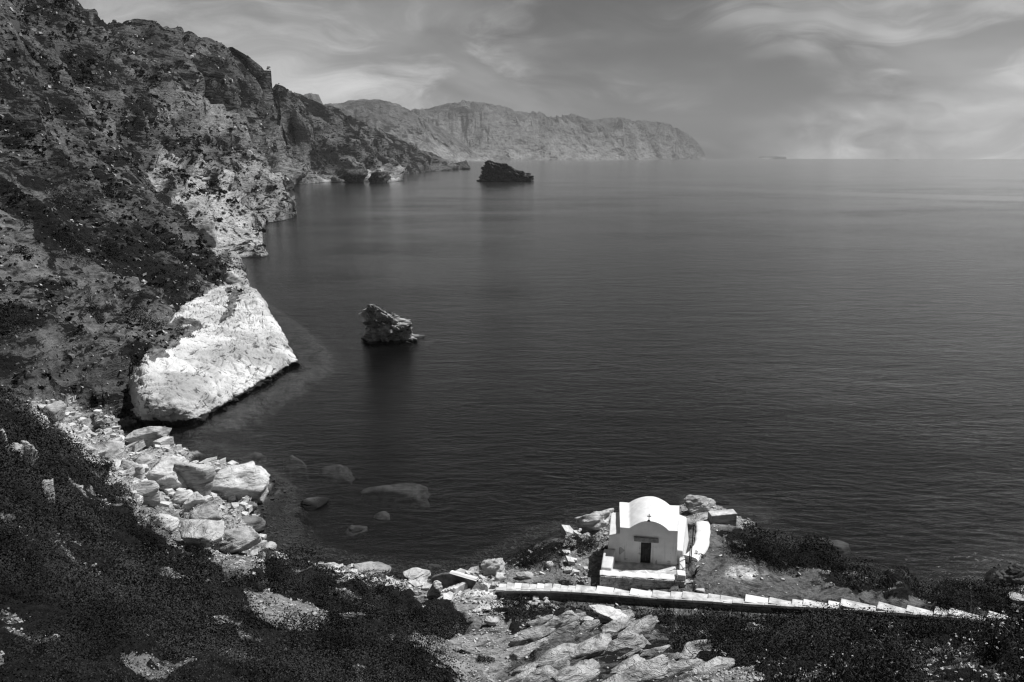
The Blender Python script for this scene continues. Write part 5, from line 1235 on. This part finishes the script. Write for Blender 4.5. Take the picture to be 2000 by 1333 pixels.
# ---------------------------------------------------------------- outcrop below the stairs: tilted broken beds of pale rock
def outcrop(name, quad, rows, per, seed, label, size):
    """broken parallel ribs of rock leaning one way, half sunk in the ground"""
    c4 = [hit(*q) for q in quad]; r = np.random.RandomState(seed); root = tag(empty(name, sum(c4)/4), label, 'rock'); ro_ = np.array(root.location); dirv = np.array((0.90, 0.42)); dirv /= np.linalg.norm(dirv); per_ = np.array((-dirv[1], dirv[0]))
    for i in range(rows):
        for j in range(per):
            u = (j + 0.5 + r.uniform(-.45, .45))/per; vq = (i + 0.5 + r.uniform(-.35, .35))/rows
            p = (1-u)*(1-vq)*c4[0] + u*(1-vq)*c4[1] + u*vq*c4[2] + (1-u)*vq*c4[3]
            sz = size*r.uniform(.65, 1.35); L, Wd, Ht = sz*r.uniform(1.0, 1.7), sz*r.uniform(.40, .62), sz*r.uniform(.35, .60)
            v, f = boulder_shape(seed*50 + i*17 + j, 4, 0.96, 1.25, 9); v = v*np.array((L, Wd, Ht))
            tl = r.uniform(.15, .45); v = np.stack([v[:, 0], v[:, 1]*math.cos(tl) - v[:, 2]*math.sin(tl), v[:, 1]*math.sin(tl) + v[:, 2]*math.cos(tl)], 1)
            pt = r.uniform(.05, .28); v = np.stack([v[:, 0]*math.cos(pt) - v[:, 2]*math.sin(pt), v[:, 1], v[:, 0]*math.sin(pt) + v[:, 2]*math.cos(pt)], 1)
            a = math.atan2(dirv[1], dirv[0]) + r.uniform(-.16, .16); x = v[:, 0]*math.cos(a) - v[:, 1]*math.sin(a); y = v[:, 0]*math.sin(a) + v[:, 1]*math.cos(a)
            zc = float(surf(p[0], p[1])) + Ht*r.uniform(-.10, .30)
            mesh('rib', np.stack([x + p[0], y + p[1], v[:, 2] + zc], 1) - ro_, f, MATS['outcrop_rock'], root, True)
    return root
outcrop('rock_outcrop', [(985,1345),(1235,1345),(1275,1212),(1050,1210)], 6, 4, 3, 'pale layered rock outcrop with slanting beds below the stairway', 0.80)
outcrop('rock_outcrop', [(1215,1340),(1400,1345),(1400,1290),(1250,1262)], 2, 4, 6, 'smaller pale ledge right of the layered outcrop at the bottom of the picture', 0.62)
# ---------------------------------------------------------------- flowers and stalks in the near right corner
fm = (scr > 0.35) & (dpx > 1380) & (dpy > 1235) & (V[:, 1] < 24) & inview
q, fk = scatter(fm, 330, lambda Y, f: np.clip((dpx[f] - 1250)/500, .1, 1.5)*np.clip((dpy[f] - 1215)/60, .15, 1.5)*(15/Y)**2)
wf = MB()
for p in q:
    h = RG.uniform(0.35, 0.75); t_ = p + np.array((RG.normal()*.08, RG.normal()*.08, h)); wf.tube(p, t_, 0.005, 0.003, 3)
wf.build('wildflower_stems', 'dry_leaf')
tag(bpy.data.objects['wildflower_stems'], kind='stuff')
hd, hf = ICO[2][0], ICO[2][1]
tops = np.concatenate(wf.v)[[7 + 8*k for k in range(len(q))]]
o_, fo_ = [], []
for k, p in enumerate(tops):
    n_ = 6; off = RG.normal(size=(n_, 3))*0.014; o_.append(p + off)
v, f = leaves(np.concatenate(o_), 0.035, 0.5, RG, 0.8)
tag(mesh('wildflower_heads', v, f, MATS['petal']), kind='stuff')
ST = [(1738,1225,1745,1318,'tallest dry stalk with a drooping seed head left of the flower patch'),(1521,1300,1533,1340,'short dry stalk with a pale tuft at the lower edge near the outcrop ledge'),
      (1700,1230,1745,1300,'thin leaning stalk just left of the tallest dry stalk'),(1956,1218,1985,1262,'bent straw stalk arching at the right picture edge'),(1896,1150,1896,1205,'upright dry stalk standing in the rim bush by the stairway top'),
      (1940,1222,1930,1290,'pale straw stalk with a seed head just left of the bent one'),(1755,1283,1800,1320,'low curving stalk with a white head beside the bare ledge'),(1852,1260,1872,1320,'pale stalk with a flower head among the right corner flowers')]
for k, (tx, ty, bx, by, lb) in enumerate(ST):
    b = hit(bx, by); e = tag(empty('dry_stalk', b), lb, 'stalk')
    tp = P(tx, ty, Y=b[1] + 0.05) - b
    mid = tp*0.55 + np.array((0.03, 0, 0.04*np.linalg.norm(tp)))
    MB().tube((0, 0, -.05), mid, 0.008, 0.006, 5).tube(mid, tp, 0.006, 0.004, 5).build('stem', 'straw', e)
    v, f = leaves(tp + RG.normal(size=(16, 3))*np.array((.012, .012, .03)), 0.05, 1.0, RG, .5); mesh('seed_head', v, f, MATS['petal'], e)
